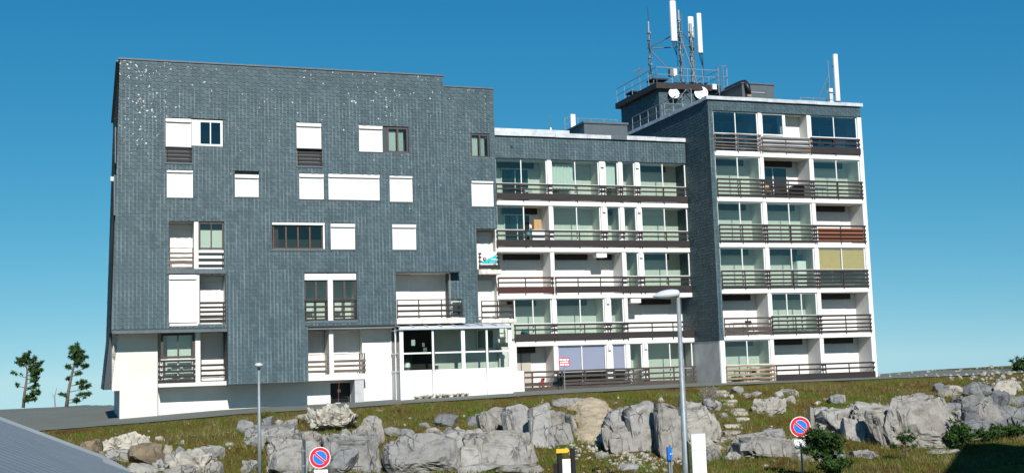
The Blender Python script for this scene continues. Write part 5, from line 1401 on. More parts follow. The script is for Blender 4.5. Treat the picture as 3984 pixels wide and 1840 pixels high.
L2 = [(0.06, .9, .2, 1.3, .0, .6), (0.1, .8, -.2, 1.9, .12, .45), (0.15, -.6, .2, .5, .1, .8), (0.24, .9, .1, 1.6, .08, .5), (0.34, .9, -.3, 1.3, .05, .55), (0.42, -.5, .3, .45, .2, .7), (0.5, .9, .2, .9, .1, .7), (0.58, .8, -.2, 1.4, .22, .5),
      (0.64, -.6, .2, .6, .2, .7), (0.7, .8, .1, 1.0, .3, .8), (0.74, .7, .5, 1.1, .3, .8), (0.8, .8, -.3, .9, .4, .9), (0.84, -.7, .3, .6, .4, .8), (0.88, .6, .3, .8, .5, .9), (0.93, -.5, -.2, .5, .5, .9), (0.96, .6, .1, .6, .5, .9), (1, .1, .1, .5, 1, 1), (1, .5, 0, .45, .5, 1), (1, -.5, 0, .4, .5, 1), (.9, .9, 0, .8, .3, .9)]
pine('pine_tree', (-34.75, 42.3, -3.12), [(-0.55, 0, 0), (-0.42, 0, 1.2), (-0.2, 0, 2.4), (0.0, 0, 3.3), (0.05, 0, 4.3)], L2,
     'right of the two wind-bent pines, taller with bare leaning trunk', 0.15, group='wind-bent pines at the edge of the lot', seed=5)
mb = MB(); mb.tube([(-36.15, 42.5, -3.1), (-36.2, 42.5, -2.3), (-36.05, 42.5, -1.6)], 0.06, 5, 0.015); mb.tube([(-36.18, 42.5, -2.5), (-36.4, 42.5, -2.0)], 0.03, 5, 0.01)
tag(mb.build('dead_stump', 'twig'), 'bare dead stem left of the taller pine', 'stump')

def bush_limbs(n, L, rs, rise=(0.2, 1.0)):
    return [(rs.uniform(0.1, 1), rs.gauss(0, 1), rs.gauss(0, 1), L * rs.uniform(0.6, 1.0), rs.uniform(*rise), 0.95) for _ in range(n)]
rs = random.Random(21)
gzb = lambda x, y: ground_rough(x, y)
pine('young_pine', (-11.2, -26.75, gzb(-11.2, -26.75)), [(0, 0, 0), (-0.05, 0, 0.45), (-0.22, 0, 0.95), (-0.36, 0, 1.32)],
     bush_limbs(26, 0.75, rs, (0.05, 0.7)), 'bushy young pine growing in front of the right no-parking sign', 0.05, 'needles2', 0.2, 24, 0.17, seed=8, density=15)
pine('young_pine', (-1.8, -21.3, gzb(-1.8, -21.3)), [(0, 0, 0), (0.1, 0, 0.4), (0.1, 0, 0.75)], bush_limbs(20, 0.6, rs), 'round young pine at the foot of the big rounded outcrop', 0.04, 'needles2', 0.2, 22, 0.17, seed=9, density=15)
pine('young_pine', (-5.86, -23.5, gzb(-5.86, -23.5)), [(0, 0, 0), (0.03, 0, 0.5), (0.0, 0, 0.75)], [(t, dx, dy, 0.42, r_, .7) for t, dx, dy, ln, r_, _ in bush_limbs(13, 0.5, rs, (0.1, 0.6))], 'small thin-stemmed pine sapling on the lower grass', 0.03, 'needles2', 0.16, 16, 0.11, seed=10, density=9)
pine('juniper_bush', (1.0, -20.6, gzb(1.0, -20.6)), [(-1.6, 0, 0), (0, 0, 0.15), (1.6, 0, 0.2)], bush_limbs(34, 0.6, rs, (0.05, 0.5)), 'low creeping juniper below the stacked boulder wall', 0.03, 'needles2', 0.18, 20, 0.16, seed=12, density=14)
pine('young_pine', (18.1, -3.2, ground_rough(18.1, -3.2) - 0.25), [(0, 0, 0), (0, 0, 0.45), (0, 0, 0.75)], bush_limbs(22, 0.42, rs), 'small dark pine on the rubble rise at the right edge', 0.06, 'needles', 0.25, 22, 0.2, seed=13, density=12)
def dead_bush(base, n, L, label, m='twig'):
    mb = MB(); b = Vector(base)
    for _ in range(n):
        d = Vector((rng.gauss(0, .7), rng.gauss(0, .5), rng.uniform(0.4, 1))).normalized()
        e = b + d * L * rng.uniform(.5, 1); mid = b.lerp(e, .5) + Vector((rng.gauss(0, .05), 0, rng.gauss(0, .05)))
        mb.tube([tuple(b), tuple(mid), tuple(e)], 0.012, 4, 0.004, cap=False)
        for _ in range(3):
            f = mid.lerp(e, rng.random()); g = f + Vector((rng.gauss(0, .15), rng.gauss(0, .1), rng.uniform(.05, .2)))
            mb.tube([tuple(f), tuple(g)], 0.007, 3, 0.003, cap=False)
    return tag(mb.build('shrub', m, origin=base, fix=False), label, 'shrub')
dead_bush((-6.3, -10.0, gzb(-6.3, -10.0)), 60, 0.85, 'leafless greyish shrub above the fluted slabs')
dead_bush((-20.4, -6.9, gzb(-20.4, -6.9)), 34, 0.45, 'sparse dry shrub at the asphalt edge by the porch', 'grass_dry')
dead_bush((-26.2, -6.3, gzb(-26.2, -6.3)), 50, 0.42, 'spiky green tuft behind the small lamp post', 'grass')
dead_bush((-25.1, -8.8, gzb(-25.1, -8.8)), 50, 0.4, 'spiky green tuft beside flat upper rocks', 'grass')
dead_bush((-22.1, -18.3, gzb(-22.1, -18.3) + 0.9), 120, 0.34, 'round olive tuft on the shoulder of the pale outcrop', 'grass_dry')

# ------------------------------------------------------------------ roof-top antennas (each its own thing)
def antenna_panel(p, w, d, h, lean=0.0, name='panel_antenna', label='', group='panel antennas on the roof'):
    x, y, z = p
    n = 10; prof_ = []
    for i in range(n): 
        t = math.pi * i / (n - 1); prof_.append((-w / 2 * math.cos(t), -d * 0.6 * math.sin(t)))
    prof_ += [(w / 2, d * 0.4), (-w / 2, d * 0.4)]
    root = empty(name, (x, y, z), label, 'antenna', group)
    mb = MB(); mb.prism([(x + a, y + b) for a, b in prof_], z, z + h, 'z'); mb.build('radome', 'antenna', root)
    mb = MB(); mb.prism([(x + a * .9, y + b * .9) for a, b in prof_], z - 0.05, z - 0.002, 'z'); mb.build('end_cap', 'steel_dark', root)
    for zz in (0.15, 0.75):
        MB().box(x - 0.05, x + 0.05, y + d * 0.401, y + d * 0.4 + 0.25, z + h * zz, z + h * zz + 0.08).build('bracket', 'steel_dark', root)
    for k in (-.3, 0, .3):
        MB().tube([(x + k * w, y, z - 0.04), (x + k * w + 0.05, y + 0.05, z - 0.35), (x + 0.3, y + 0.3, z - 0.9), (x + 0.35, y + 0.35, z - 1.6)], 0.02, 5).build('cable', 'cable', root)
    return root
antenna_panel((2.80, 9.0, 19.95), 0.44, 0.22, 2.72, label='tallest panel antenna, leftmost on the mast cluster')
antenna_panel((4.88, 9.3, 19.36), 0.34, 0.2, 2.7, label='rightmost panel antenna of the mast cluster')
antenna_panel((5.18, 11.0, 20.9), 0.42, 0.16, 1.45, label='short panel antenna partly hidden behind the right mast')
antenna_panel((9.95, 1.5, 14.55), 0.32, 0.2, 2.95, label='lone tall panel antenna near the right end of the roof')

def mast(p, z1, label, r=0.07, whip=None, lattice=False, clutter=6, seed=0):
    x, y, z = p; q = random.Random(seed)
    root = empty('antenna_mast', p, label, 'mast', 'antenna masts on the tower')
    MB().tube([(x, y, z), (x, y, z1)], r, 8).build('pole', 'steel', root)
    if whip: MB().tube([(x, y, z1), (x, y, z1 + whip)], 0.018, 5).build('whip', 'cable', root)
    if lattice:
        for k, (a, b) in enumerate(((0.22, 0), (0.08, 0.2))):
            MB().tube([(x + a, y + b, z + (z1 - z) * .25), (x + a, y + b, z1 - .2)], 0.02, 5).build('side_pole', 'steel_dark', root)
        n = int((z1 - z) / 0.32)
        for i in range(n):
            zz = z + 0.9 + i * 0.32
            if zz > z1 - .3: break
            MB().tube([(x - 0.03, y, zz), (x + 0.24, y, zz + (0.18 if i % 2 else 0.0))], 0.014, 4).build('rung', 'steel', root)
    for k in range(clutter):
        zz = z + 0.4 + (z1 - z - 0.8) * (k + 0.4 * q.random()) / clutter
        MB().box(x - 0.11, x + 0.11, y - 0.1, y + 0.1, zz, zz + q.uniform(0.05, 0.14)).build('clamp', 'steel' if k % 2 else 'steel_dark', root)
    for k in range(2):
        pts = [(x - 0.1 + 0.09 * k + 0.04 * math.sin(i * 1.7 + k), y - 0.11, z + (z1 - z) * 0.85 * i / 12) for i in range(13)]
        MB().tube(pts, 0.022, 5).build('cable', 'cable', root)
    return root
mast((1.95, 11.0, 16.58), 21.8, 'slim left mast with whip antenna on the tower', 0.06, whip=1.0, clutter=8, seed=1)
mast((3.47, 9.5, 16.58), 22.25, 'central lattice mast behind the tallest panel antenna', 0.08, lattice=True, clutter=12, seed=2)
mast((4.42, 9.7, 16.58), 21.45, 'right mast of the cluster wrapped in cables', 0.10, lattice=True, clutter=12, seed=3)
for pts, lab in (([(1.95, 10.9, 20.0), (3.45, 9.6, 20.75)], 'upper slanting brace between left and central masts'),
                 ([(1.97, 10.9, 19.9), (4.4, 9.75, 19.9)], 'thin level tie bar between left and right masts'),
                 ([(2.0, 10.9, 19.75), (3.4, 8.6, 16.6)], 'long diagonal stay running from left mast down to the tower roof'),
                 ([(3.5, 9.45, 20.85), (4.4, 9.75, 20.2)], 'short dark brace from central to right mast'),
                 ([(3.52, 9.4, 20.3), (4.3, 8.6, 16.6)], 'steep stay right of the central mast')):
    mb = MB(); mb.tube(pts, 0.035, 6); tag(mb.build('brace', 'steel_dark'), lab, 'brace', 'braces of the mast cluster')
# cabinets and cable heaps on the tower roof
for (x, y, w_, h_, lab, z) in ((1.3, 11.6, 1.5, 0.5, 'low dark equipment table at the left rear of the tower roof', 16.9), (1.2, 8.6, 1.1, 0.14, 'flat dark equipment shelf behind the tower railing', 17.05)):
    root = empty('equipment_table', (x, y, 16.58), lab, 'table')
    MB().box(x - w_ / 2, x + w_ / 2, y - .5, y + .5, z, z + 0.1).build('table_top', 'tower_top', root)
    for a in (-1, 1):
        for b in (-1, 1): MB().box(x + a * (w_ / 2 - .08) - .03, x + a * (w_ / 2 - .08) + .03, y + b * .4 - .03, y + b * .4 + .03, 16.58, z).build('leg', 'steel_dark', root)
root = empty('radio_units', (1.9, 7.9, 16.58), 'cluster of dark radio units beside the left mast', 'radio unit')
for k in range(4): MB().box(1.75 + k * 0.13, 1.86 + k * 0.13, 7.8, 8.1, 17.25 + 0.05 * (k % 2), 17.75).build('unit', 'steel_dark' if k < 2 else 'antenna', root)
MB().tube([(1.95, 8.0, 16.58), (1.95, 8.0, 17.6)], 0.04).build('pole', 'steel', root)
mb = MB()
for k in range(9):
    a = rng.uniform(1.6, 4.2); pts = [(a + 0.5 * i * rng.uniform(.2, .5), 7.5 + rng.uniform(0, .6), 16.62 + 0.28 * abs(math.sin(i * 1.1 + k))) for i in range(6)]
    mb.tube(pts, 0.025, 5)
tag(mb.build('cable_tangle', 'cable'), 'tangle of black cables lying on the tower roof', 'cable')
root = empty('yagi_antenna', (0.45, 9.6, 16.58), 'thin comb-like television antenna at the left of the tower', 'antenna')
MB().tube([(0.45, 9.6, 16.58), (0.45, 9.6, 18.2)], 0.025).build('pole', 'steel_dark', root)
MB().tube([(0.45, 9.1, 18.0), (0.45, 10.1, 18.0)], 0.012).build('boom', 'steel', root)
for k in range(6): MB().tube([(0.1, 9.15 + k * .18, 18.0), (0.8, 9.15 + k * .18, 18.0)], 0.008, 4).build('element', 'steel', root)
# antenna with brackets: struts of the lone antenna
root = empty('antenna_mast', (9.46, 1.6, 13.75), 'stayed pole left of the lone panel antenna on the right roof', 'mast')
MB().tube([(9.46, 1.6, 13.75), (9.46, 1.6, 17.1)], 0.035).build('pole', 'steel_dark', root)
MB().tube([(9.46, 1.6, 16.2), (8.3, 1.9, 13.76)], 0.025).build('stay', 'steel_dark', root)
MB().tube([(9.46, 1.6, 15.7), (9.30, 1.6, 15.55), (9.28, 1.6, 15.35), (9.46, 1.6, 15.2)], 0.015).build('cable', 'cable', root)
for k, (a, b) in enumerate(((14.0, 14.55), (14.6, 15.0), (15.1, 15.32))): MB().box(9.34, 9.58, 1.45, 1.7, a, b).build('radio_unit', 'antenna' if k != 1 else 'lamp_grey', root)
MB().box(8.9, 9.12, 1.5, 1.7, 13.76, 14.3).build('junction_box', 'antenna', root)

def dish(p, r, face, label, mountx):
    """satellite dish: shallow bowl facing `face`, feed arm, mount"""
    root = empty('satellite_dish', p, label, 'dish', 'satellite dishes on the tower')
    c = Vector(p); n = Vector(face).normalized()
    a = n.cross(Vector((0, 0, 1))).normalized(); b = a.cross(n)
    mb = MB(); R_, S_ = 6, 28
    for k in range(R_ + 1):
        rr = r * k / R_; dpt = -0.22 * r * (1 - (k / R_) ** 2)
        for j in range(S_):
            t = 2 * math.pi * j / S_; mb.v.append(tuple(c + a * (rr * math.cos(t)) + b * (rr * math.sin(t)) + n * dpt))
    for k in range(R_):
        for j in range(S_):
            q = k * S_ + j; q2 = k * S_ + (j + 1) % S_
            mb.f.append((q, q2, q2 + S_, q + S_)); mb.mi.append(0)
    i0 = len(mb.v)                      # rolled rim and back skin give it thickness
    mb.v += [tuple(Vector(v) - n * 0.03) for v in mb.v[R_ * S_:(R_ + 1) * S_]]
    for j in range(S_): mb.f.append((R_ * S_ + j, R_ * S_ + (j + 1) % S_, i0 + (j + 1) % S_, i0 + j)); mb.mi.append(0)
    mb.build('reflector', 'sign_white', root, smooth=True, fix=False)
    MB().tube([tuple(c - b * r * 0.98), tuple(c + n * r * 0.7 - b * r * 0.25)], 0.015, 5).build('feed_arm', 'steel_dark', root)
    MB().tube([tuple(c + n * r * 0.66 - b * r * 0.25), tuple(c + n * r * 0.82 - b * r * 0.2)], 0.045, 8).build('feed_horn', 'lamp_grey', root)
    MB().tube([tuple(c - n * 0.22 * r), tuple(c - n * 0.22 * r - Vector((0, -0.22, 0.0)))], 0.05, 6).build('mount', 'steel_dark', root)
    return root
dish((1.52, 6.95, 15.9), 0.36, (-0.12, -1, 0.28), 'smaller satellite dish left on the tower wall', 0)
dish((3.47, 6.95, 16.02), 0.44, (-0.30, -1, 0.2), 'larger satellite dish right on the tower wall', 0)
MB().box(4.28, 4.56, 6.86, 6.99, 16.28, 16.62).build('junction_box', 'sign_white', B)
for a, b in (((2.4, 6.98, 16.2), (1.95, 7.02, 15.6)), ((2.45, 6.98, 16.2), (3.05, 7.02, 15.55))):
    MB().tube([a, b], 0.03).build('strut', 'steel_dark', B)
# black flue bundle on the plant box
root = empty('flue_pipe', (5.0, 4.2, 15.98), 'black wrapped pipe bend lying over the grey plant box', 'pipe')
MB().tube([(5.0, 6.5, 16.16), (5.0, 4.6, 16.16), (5.0, 4.1, 16.1), (5.02, 3.82, 15.85), (5.05, 3.78, 15.3)], 0.17, 10).build('pipe', 'black', root, smooth=True)
MB().box(4.92, 5.2, 3.72, 3.98, 15.1, 15.4).build('pipe_end', 'rail_raw', root)
# small roof antennas of the middle block
root = empty('panel_antenna', (-5.1, 8.2, 13.4), 'small white panel antenna behind the middle roof box', 'antenna')
MB().box(-5.22, -4.92, 8.05, 8.15, 13.65, 14.5).build('radome', 'sign_white', root); MB().tube([(-5.05, 8.25, 11.8), (-5.05, 8.25, 14.3)], 0.04).build('pole', 'steel', root)
root = empty('whip_antenna', (-7.3, 6.3, 12.98), 'thin lightning rod on the middle roof edge', 'rod')
MB().tube([(-7.3, 6.3, 12.98), (-7.3, 6.3, 13.95)], 0.02).build('rod', 'steel_dark', root); MB().tube([(-7.3, 6.3, 12.98), (-7.3, 6.3, 13.2)], 0.06).build('insulator', 'antenna', root)
MB().tube([(-7.42, 6.3, 13.7), (-7.18, 6.3, 13.7)], 0.012).build('cross_bar', 'steel_dark', root)

# ------------------------------------------------------------------ street furniture
def tube_lathe(mb, cx, cy, prof_, n=14):
    i0 = len(mb.v)
    for (r, z) in prof_:
        for j in range(n):
            t = 2 * math.pi * j / n; mb.v.append((cx + r * math.cos(t), cy + r * math.sin(t), z))
    for k in range(len(prof_) - 1):
        for j in range(n):
            a = i0 + k * n + j; b = i0 + k * n + (j + 1) % n
            mb.f.append((a, b, b + n, a + n)); mb.mi.append(mb.cur)
# tall street lamp with a flat oval head reaching left
lx, ly = -17.50, -28.9
gz = ground_rough(lx, ly)
root = empty('street_lamp', (lx, ly, gz), 'tall galvanised street lamp with long pale head, right of centre', 'street lamp')
mb = MB(); tube_lathe(mb, lx, ly, [(0.0, gz), (0.115, gz - .02), (0.105, gz + 1.2), (0.10, gz + 1.22), (0.055, 0.72), (0.0, 0.725)], 16); mb.build('pole', 'steel', root, smooth=True)
ax_ = Vector((-0.90, 0.30, -0.075)).normalized(); side = Vector((0.32, 0.95, 0)).normalized(); upv = side.cross(ax_).normalized()
if upv.z < 0: upv = -upv
o0 = Vector((lx + 0.06, ly - 0.02, 0.84))
mb = MB(); NS, NR = 18, 14
for i in range(NS + 1):
    t = i / NS
    wv_ = 0.17 * (math.sin(math.pi * min(1, t * 0.9 + 0.12)) ** 0.5) if 0 < t < 1 else 0.03
    hv = 0.155 * (math.sin(math.pi * min(1, t * 0.88 + 0.14)) ** 0.55) if 0 < t < 1 else 0.02
    c = o0 + ax_ * (0.80 * t)
    for j in range(NR):
        a = 2 * math.pi * j / NR
        mb.v.append(tuple(c + side * (wv_ * math.cos(a)) + upv * (hv * (math.sin(a) if math.sin(a) > 0 else 0.75 * math.sin(a)))))
for i in range(NS):
    for j in range(NR):
        a = i * NR + j; b = i * NR + (j + 1) % NR
        mb.f.append((a, b, b + NR, a + NR)); mb.mi.append(0)
mb.f.append(tuple(range(NR))); mb.f.append(tuple(NS * NR + j for j in reversed(range(NR)))); mb.mi += [0, 0]
mb.build('lamp_head', 'lamp_grey', root, smooth=True)
mb = MB(); c0 = o0 + ax_ * 0.28 - upv * 0.115; c1 = o0 + ax_ * 0.66 - upv * 0.055
mb.quad(tuple(c0 - side * .1), tuple(c1 - side * .08), tuple(c1 + side * .08), tuple(c0 + side * .1)); mb.quad(tuple(c0 - side * .1 - upv * .02), tuple(c1 - side * .08 - upv * .02), tuple(c1 + side * .08 - upv * .02), tuple(c0 + side * .1 - upv * .02))
mb.build('lens', 'lens', root)
MB().tube([(lx, ly, 0.66), tuple(o0 + ax_ * 0.1)], 0.05, 10).build('knuckle', 'steel_dark', root)
# smaller lamp, head seen end-on
lx, ly = -28.17, -18.8
gz = ground_rough(lx, ly)
root = empty('street_lamp', (lx, ly, gz), 'small grey street lamp with oval head in front of slate apron', 'street lamp')
mb = MB(); tube_lathe(mb, lx, ly, [(0, gz), (0.075, gz - .02), (0.062, gz + 1.5), (0.036, -0.86), (0, -0.85)], 14); mb.build('pole', 'steel', root, smooth=True)
mb = MB(); tube_lathe(mb, lx, ly, [(0.0, -0.88), (0.05, -0.875), (0.145, -0.80), (0.15, -0.775), (0.11, -0.73), (0.04, -0.705), (0, -0.70)], 18); hd = mb.build('lamp_head', 'lamp_grey', root, smooth=True)
MB().tube([(lx, ly, -0.95), (lx, ly, -0.87)], 0.05, 12).build('collar', 'black', root)

def disc(c, n, r, t, m, name, parent, seg=40):
    c = Vector(c); n = Vector(n).normalized(); a = n.cross(Vector((0, 0, 1))).normalized(); b = a.cross(n)
    mb = MB()
    f_ = [tuple(c + a * r * math.cos(2 * math.pi * k / seg) + b * r * math.sin(2 * math.pi * k / seg) + n * t) for k in range(seg)]
    g_ = [tuple(c + a * r * math.cos(2 * math.pi * k / seg) + b * r * math.sin(2 * math.pi * k / seg)) for k in range(seg)]
    i = len(mb.v); mb.v += f_ + g_; mb.f.append(tuple(range(seg))); mb.f.append(tuple(seg + k for k in reversed(range(seg)))); mb.mi += [0, 0]
    for k in range(seg): mb.f.append((k, (k + 1) % seg, seg + (k + 1) % seg, seg + k)); mb.mi.append(0)
    return mb.build(name, m, parent)
def no_parking(c, face, r, ground, label, plate=None, tilt=0.0):
    n = Vector(face).normalized(); c = Vector(c)
    root = empty('no_parking_sign', (c.x - n.x * .07, c.y - n.y * .07, ground), label, 'road sign', 'no-parking signs')
    a = n.cross(Vector((0, 0, 1))).normalized(); b = a.cross(n)
    if b.z < 0: b = -b
    a = -a if a.x < 0 else a
    disc(c, n, r, 0.02, 'sign_white', 'sign_disc', root)
    disc(c + n * 0.021, n, r * 0.93, 0.003, 'sign_red', 'red_ring', root)
    disc(c + n * 0.0245, n, r * 0.65, 0.003, 'sign_white', 'white_line', root)
    disc(c + n * 0.028, n, r * 0.625, 0.003, 'sign_blue', 'blue_field', root)
    # diagonal bar from upper left to lower right
    d1 = (a * math.cos(-0.72 + tilt) + b * math.sin(-0.72 + tilt)); d2 = d1.cross(n)
    for w_, e, m_, nm, off in ((0.11, 0.64, 'sign_white', 'bar_edge', 0.0315), (0.085, 0.66, 'sign_red', 'bar', 0.0345)):
        mb = MB(); q = c + n * off
        P = [q + d1 * r * e + d2 * r * w_, q + d1 * r * e - d2 * r * w_, q - d1 * r * e - d2 * r * w_, q - d1 * r * e + d2 * r * w_]
        i = len(mb.v); mb.v += [tuple(p) for p in P] + [tuple(p + n * .002) for p in P]
        mb.f += [(3, 2, 1, 0), (4, 5, 6, 7), (0, 1, 5, 4), (1, 2, 6, 5), (2, 3, 7, 6), (3, 0, 4, 7)]; mb.mi += [0] * 6
        mb.build(nm, m_, root)
    p = c - n * 0.05
    MB().tube([(p.x, p.y, ground - 0.1), (p.x, p.y, c.z + r * 0.6)], 0.032, 10).build('pole', 'steel', root)
    if plate:
        cx, cz, pw_, ph_, lines = plate
        q = Vector((c.x, c.y, cz)) + a * cx
        mb = MB(); P = [q - a * pw_ / 2 - b * ph_ / 2, q + a * pw_ / 2 - b * ph_ / 2, q + a * pw_ / 2 + b * ph_ / 2, q - a * pw_ / 2 + b * ph_ / 2]
        mb.v += [tuple(v + n * .02) for v in P] + [tuple(v) for v in P]; mb.f += [(0, 1, 2, 3), (7, 6, 5, 4), (0, 4, 5, 1), (1, 5, 6, 2), (2, 6, 7, 3), (3, 7, 4, 0)]; mb.mi = [0] * 6
        pl = mb.build('plate', 'sign_white', root)
        rotz = math.atan2(a.y, a.x)
        for k, tx in enumerate(lines):
            t = text_mesh(tx, ph_ * 0.46, 'print_black', 'lettering', pl, tuple(q + n * 0.024 + b * ph_ * (0.22 - 0.44 * k)), (math.pi / 2, 0, rotz))
    return root
to_cam = lambda x, y: (-33.5 - x, -59.8 - y, 0.0)
no_parking((-26.68, -21.76, -3.76), (-0.12, -1, 0), 0.335, ground_rough(-26.68, -21.7), 'fully visible round no-parking sign at lower left', (0.03, -4.34, 0.42, 0.40, []))
no_parking((-11.59, -25.68, -3.36), (-0.42, -1, 0), 0.335, ground_rough(-11.6, -25.6), 'no-parking sign half hidden by a young pine', (0.06, -3.92, 0.56, 0.30, ['FOSSE', 'À NEIGE']), 0.0)
# sign seen edge-on at left
gz = ground_rough(-27.43, -23.2)
root = empty('road_sign', (-27.43, -23.2, gz), 'galvanised signpost with its panel turned edge-on', 'road sign')
MB().tube([(-27.45, -23.2, gz - .1), (-27.45, -23.2, -3.3)], 0.045, 8).build('pole', 'steel_dark', root)
mb = MB(); mb.box(-27.40, -27.375, -23.4, -22.8, -4.9, -3.1); mb.build('panel', 'steel', root)
for z in (-3.45, -3.9, -4.35): MB().box(-27.5, -27.401, -23.25, -23.15, z, z + 0.04).build('clamp', 'steel', root)
# red notice by the ground floor flats
gz = ground_rough(-10.4, -0.6)
q_ = (-8.98, 1.35)
gz = ground_z(*q_) + 0.03
root = empty('notice_board', (q_[0], q_[1], gz), 'red notice with three white lines on a thin post', 'sign')
MB().tube([(q_[0], q_[1], gz - .05), (q_[0], q_[1], -0.62)], 0.025, 8).build('post', 'steel', root)
nb = MB().box(q_[0] - 0.32, q_[0] + 0.30, q_[1] - 0.06, q_[1] - 0.04, -1.16, -0.72).build('panel', 'sign_red', root)
for k, segs in enumerate((((-.28, -.1), (-.07, .12), (.15, .26)), ((-.25, -.17), (-.13, .23)), ((-.27, -.02), (.02, .14), (.17, .26)))):
    z = -0.85 - k * 0.135
    for a, b in segs: MB().box(q_[0] + a, q_[0] + b, q_[1] - 0.066, q_[1] - 0.061, z, z + 0.085).build('white_line', 'sign_white', nb)
# hiking info board: black posts, white panel, yellow arrow
bx_, by_ = -19.2, -24.0
gz = ground_rough(bx_, by_)
root = empty('trail_board', (bx_, by_, gz), 'trail board with white panel between black posts and yellow arrow', 'info board')
for x, z in ((-19.43, -3.86), (-18.98, -3.76)): MB().box(x - 0.066, x + 0.066, -24.06, -23.93, gz - .1, z).build('post', 'black', root)
MB().box(-19.36, -19.08, -24.04, -24.0, gz + 0.1, -4.08).build('panel', 'sign_white', root)
MB().prism([(-19.58, -3.875), (-19.20, -3.875), (-19.12, -3.81), (-19.20, -3.745), (-19.58, -3.745)], -24.12, -24.07).build('arrow', 'yellow', root)
MB().box(-19.60, -19.50, -23.92, -23.88, -4.75, -4.2).build('side_arm', 'black', root)
# white totem beside the tall lamp
tx_, ty_ = -17.36, -29.45
gz = ground_rough(tx_, ty_)
root = empty('totem', (tx_, ty_, gz), 'blank white curved totem right of the tall lamp', 'totem')
mb = MB(); n = 12; pr = [(-0.2 + 0.4 * i / n, -0.06 * math.sin(math.pi * i / n)) for i in range(n + 1)]
c_, s_ = math.cos(-0.3), math.sin(-0.3)
poly = [(tx_ + a * c_ - b * s_, ty_ + a * s_ + b * c_) for a, b in pr + [(0.2, 0.08), (-0.2, 0.08)]]
mb.prism(poly, gz - .05, -3.62, 'z'); mb.build('lower_panel', 'totem', root)
mb = MB(); mb.prism(poly, -3.612, -3.16, 'z'); mb.build('upper_panel', 'totem', root)
mb = MB(); mb.prism([(x * 1.0, y + 0.004) for x, y in poly], -3.158, -3.14, 'z'); mb.build('cap', 'lamp_grey', root)
# blue box on a grey post
gz = ground_rough(-17.0, -26.9)
root = empty('post_box', (-17.0, -26.9, gz), 'small blue box on a split grey post left of the lamp', 'post box')
for a in (-0.05, 0.02): MB().box(-17.0 + a, -16.955 + a, -26.93, -26.86, gz - .1, -3.62 if a > 0 else -4.0).build('post', 'steel', root)
MB().box(-17.12, -16.98, -27.02, -26.94, -4.05, -3.66).build('box', 'blue_box', root)
MB().tube([(-17.04, -27.04, -3.87), (-16.93, -26.95, -3.87)], 0.02).build('latch', 'sign_white', root)
# timber post on the bank
gz = ground_rough(-4.9, -16.2)
mb = MB(); mb.prism([(-5.03, gz - .2), (-4.81, gz - .2), (-4.87, gz + 0.86), (-5.02, gz + 0.9)], -16.3, -16.1)
tag(mb.build('timber_post', 'post_wood'), 'weathered square timber post behind the half hidden sign', 'post')

# banner hung on the narrow balcony
root = empty('banner', (-13.0, 1.74, 4.5), 'white and teal estate banner with portrait on the narrow balcony', 'banner')
MB().box(-13.42, -12.56, 1.79, 1.80, 4.53, 5.17).build('cloth', 'sign_white', root)
MB().prism([(-13.42, 4.53), (-12.56, 4.53), (-12.56, 5.05), (-12.80, 4.90), (-13.10, 4.78), (-13.14, 4.70), (-13.42, 4.66)], 1.782, 1.788).build('teal_field', 'teal', root)
disc((-13.25, 1.781, 4.78), (0, -1, 0), 0.11, 0.003, 'print_black', 'portrait', root, 20)
disc((-13.24, 1.777, 4.79), (0, -1, 0), 0.06, 0.003, 'skin', 'portrait_face', root, 16)
MB().box(-12.88, -12.6, 1.777, 1.780, 4.75, 4.80).build('text_line', 'sign_white', root); MB().box(-13.05, -12.6, 1.777, 1.780, 4.57, 4.64).build('text_block', 'print_black', root)
MB().box(-13.01, -12.64, 1.774, 1.7765, 4.59, 4.615).build('text_line', 'sign_white', root); MB().box(-13.35, -12.92, 1.786, 1.7885, 5.07, 5.09).build('text_line', 'lamp_grey', root)

# ------------------------------------------------------------------ things standing on the balconies
def folding_chair(x, y, z, m, label, s=1.0):
    root = empty('folding_chair', (x, y, z), label, 'chair', 'chairs on the balconies')
    w_ = 0.2 * s
    MB().box(x - w_, x + w_, y - w_, y + w_, z + 0.43, z + 0.46).build('seat', m, root)
    MB().box(x - w_, x + w_, y + w_ - .02, y + w_, z + 0.6, z + 0.85).build('backrest', m, root)
    for sx in (-1, 1):
        MB().tube([(x + sx * w_, y - w_, z), (x + sx * w_, y + w_, z + 0.86)], 0.014, 5).build('leg', m, root)
        MB().tube([(x + sx * w_ * .9, y + w_, z), (x + sx * w_ * .9, y - w_, z + 0.44)], 0.014, 5).build('leg', m, root)
def small_table(x, y, z, m, label, w_=0.4):
    root = empty('balcony_table', (x, y, z), label, 'table', 'tables on the balconies')
    MB().box(x - w_, x + w_, y - 0.3, y + 0.3, z + 0.70, z + 0.73).build('table_top', m, root)
    for a in (-1, 1):
        for b in (-1, 1): MB().tube([(x + a * (w_ - .05), y + b * .25, z), (x + a * (w_ - .05), y + b * .25, z + 0.7)], 0.018, 5).build('leg', m, root)
folding_chair(-9.9, 3.5, 8.2, 'lamp_grey', 'pale chair on the left of the middle block top floor')
small_table(-10.7, 3.6, 8.2, 'box_dark', 'dark table on the left of the middle block top floor')
folding_chair(-8.2, 3.5, 8.2, 'cardboard', 'orange-brown chair behind the curtained top floor window')
folding_chair(-4.9, 3.5, 8.2, 'cardboard', 'brown chair behind the narrow top floor window')
box_ = empty('cardboard_box', (-9.47, 3.55, 6.62), 'tall cardboard box on a white chest, middle block third storey', 'box')
MB().box(-9.7, -9.25, 3.35, 3.75, 6.62, 7.2).build('carton', 'cardboard', box_); MB().box(-9.48, -9.46, 3.345, 3.349, 6.62, 7.2).build('tape', 'rail_raw', box_)
root = empty('storage_chest', (-9.45, 3.55, 5.55), 'white storage chest under the cardboard box', 'chest')
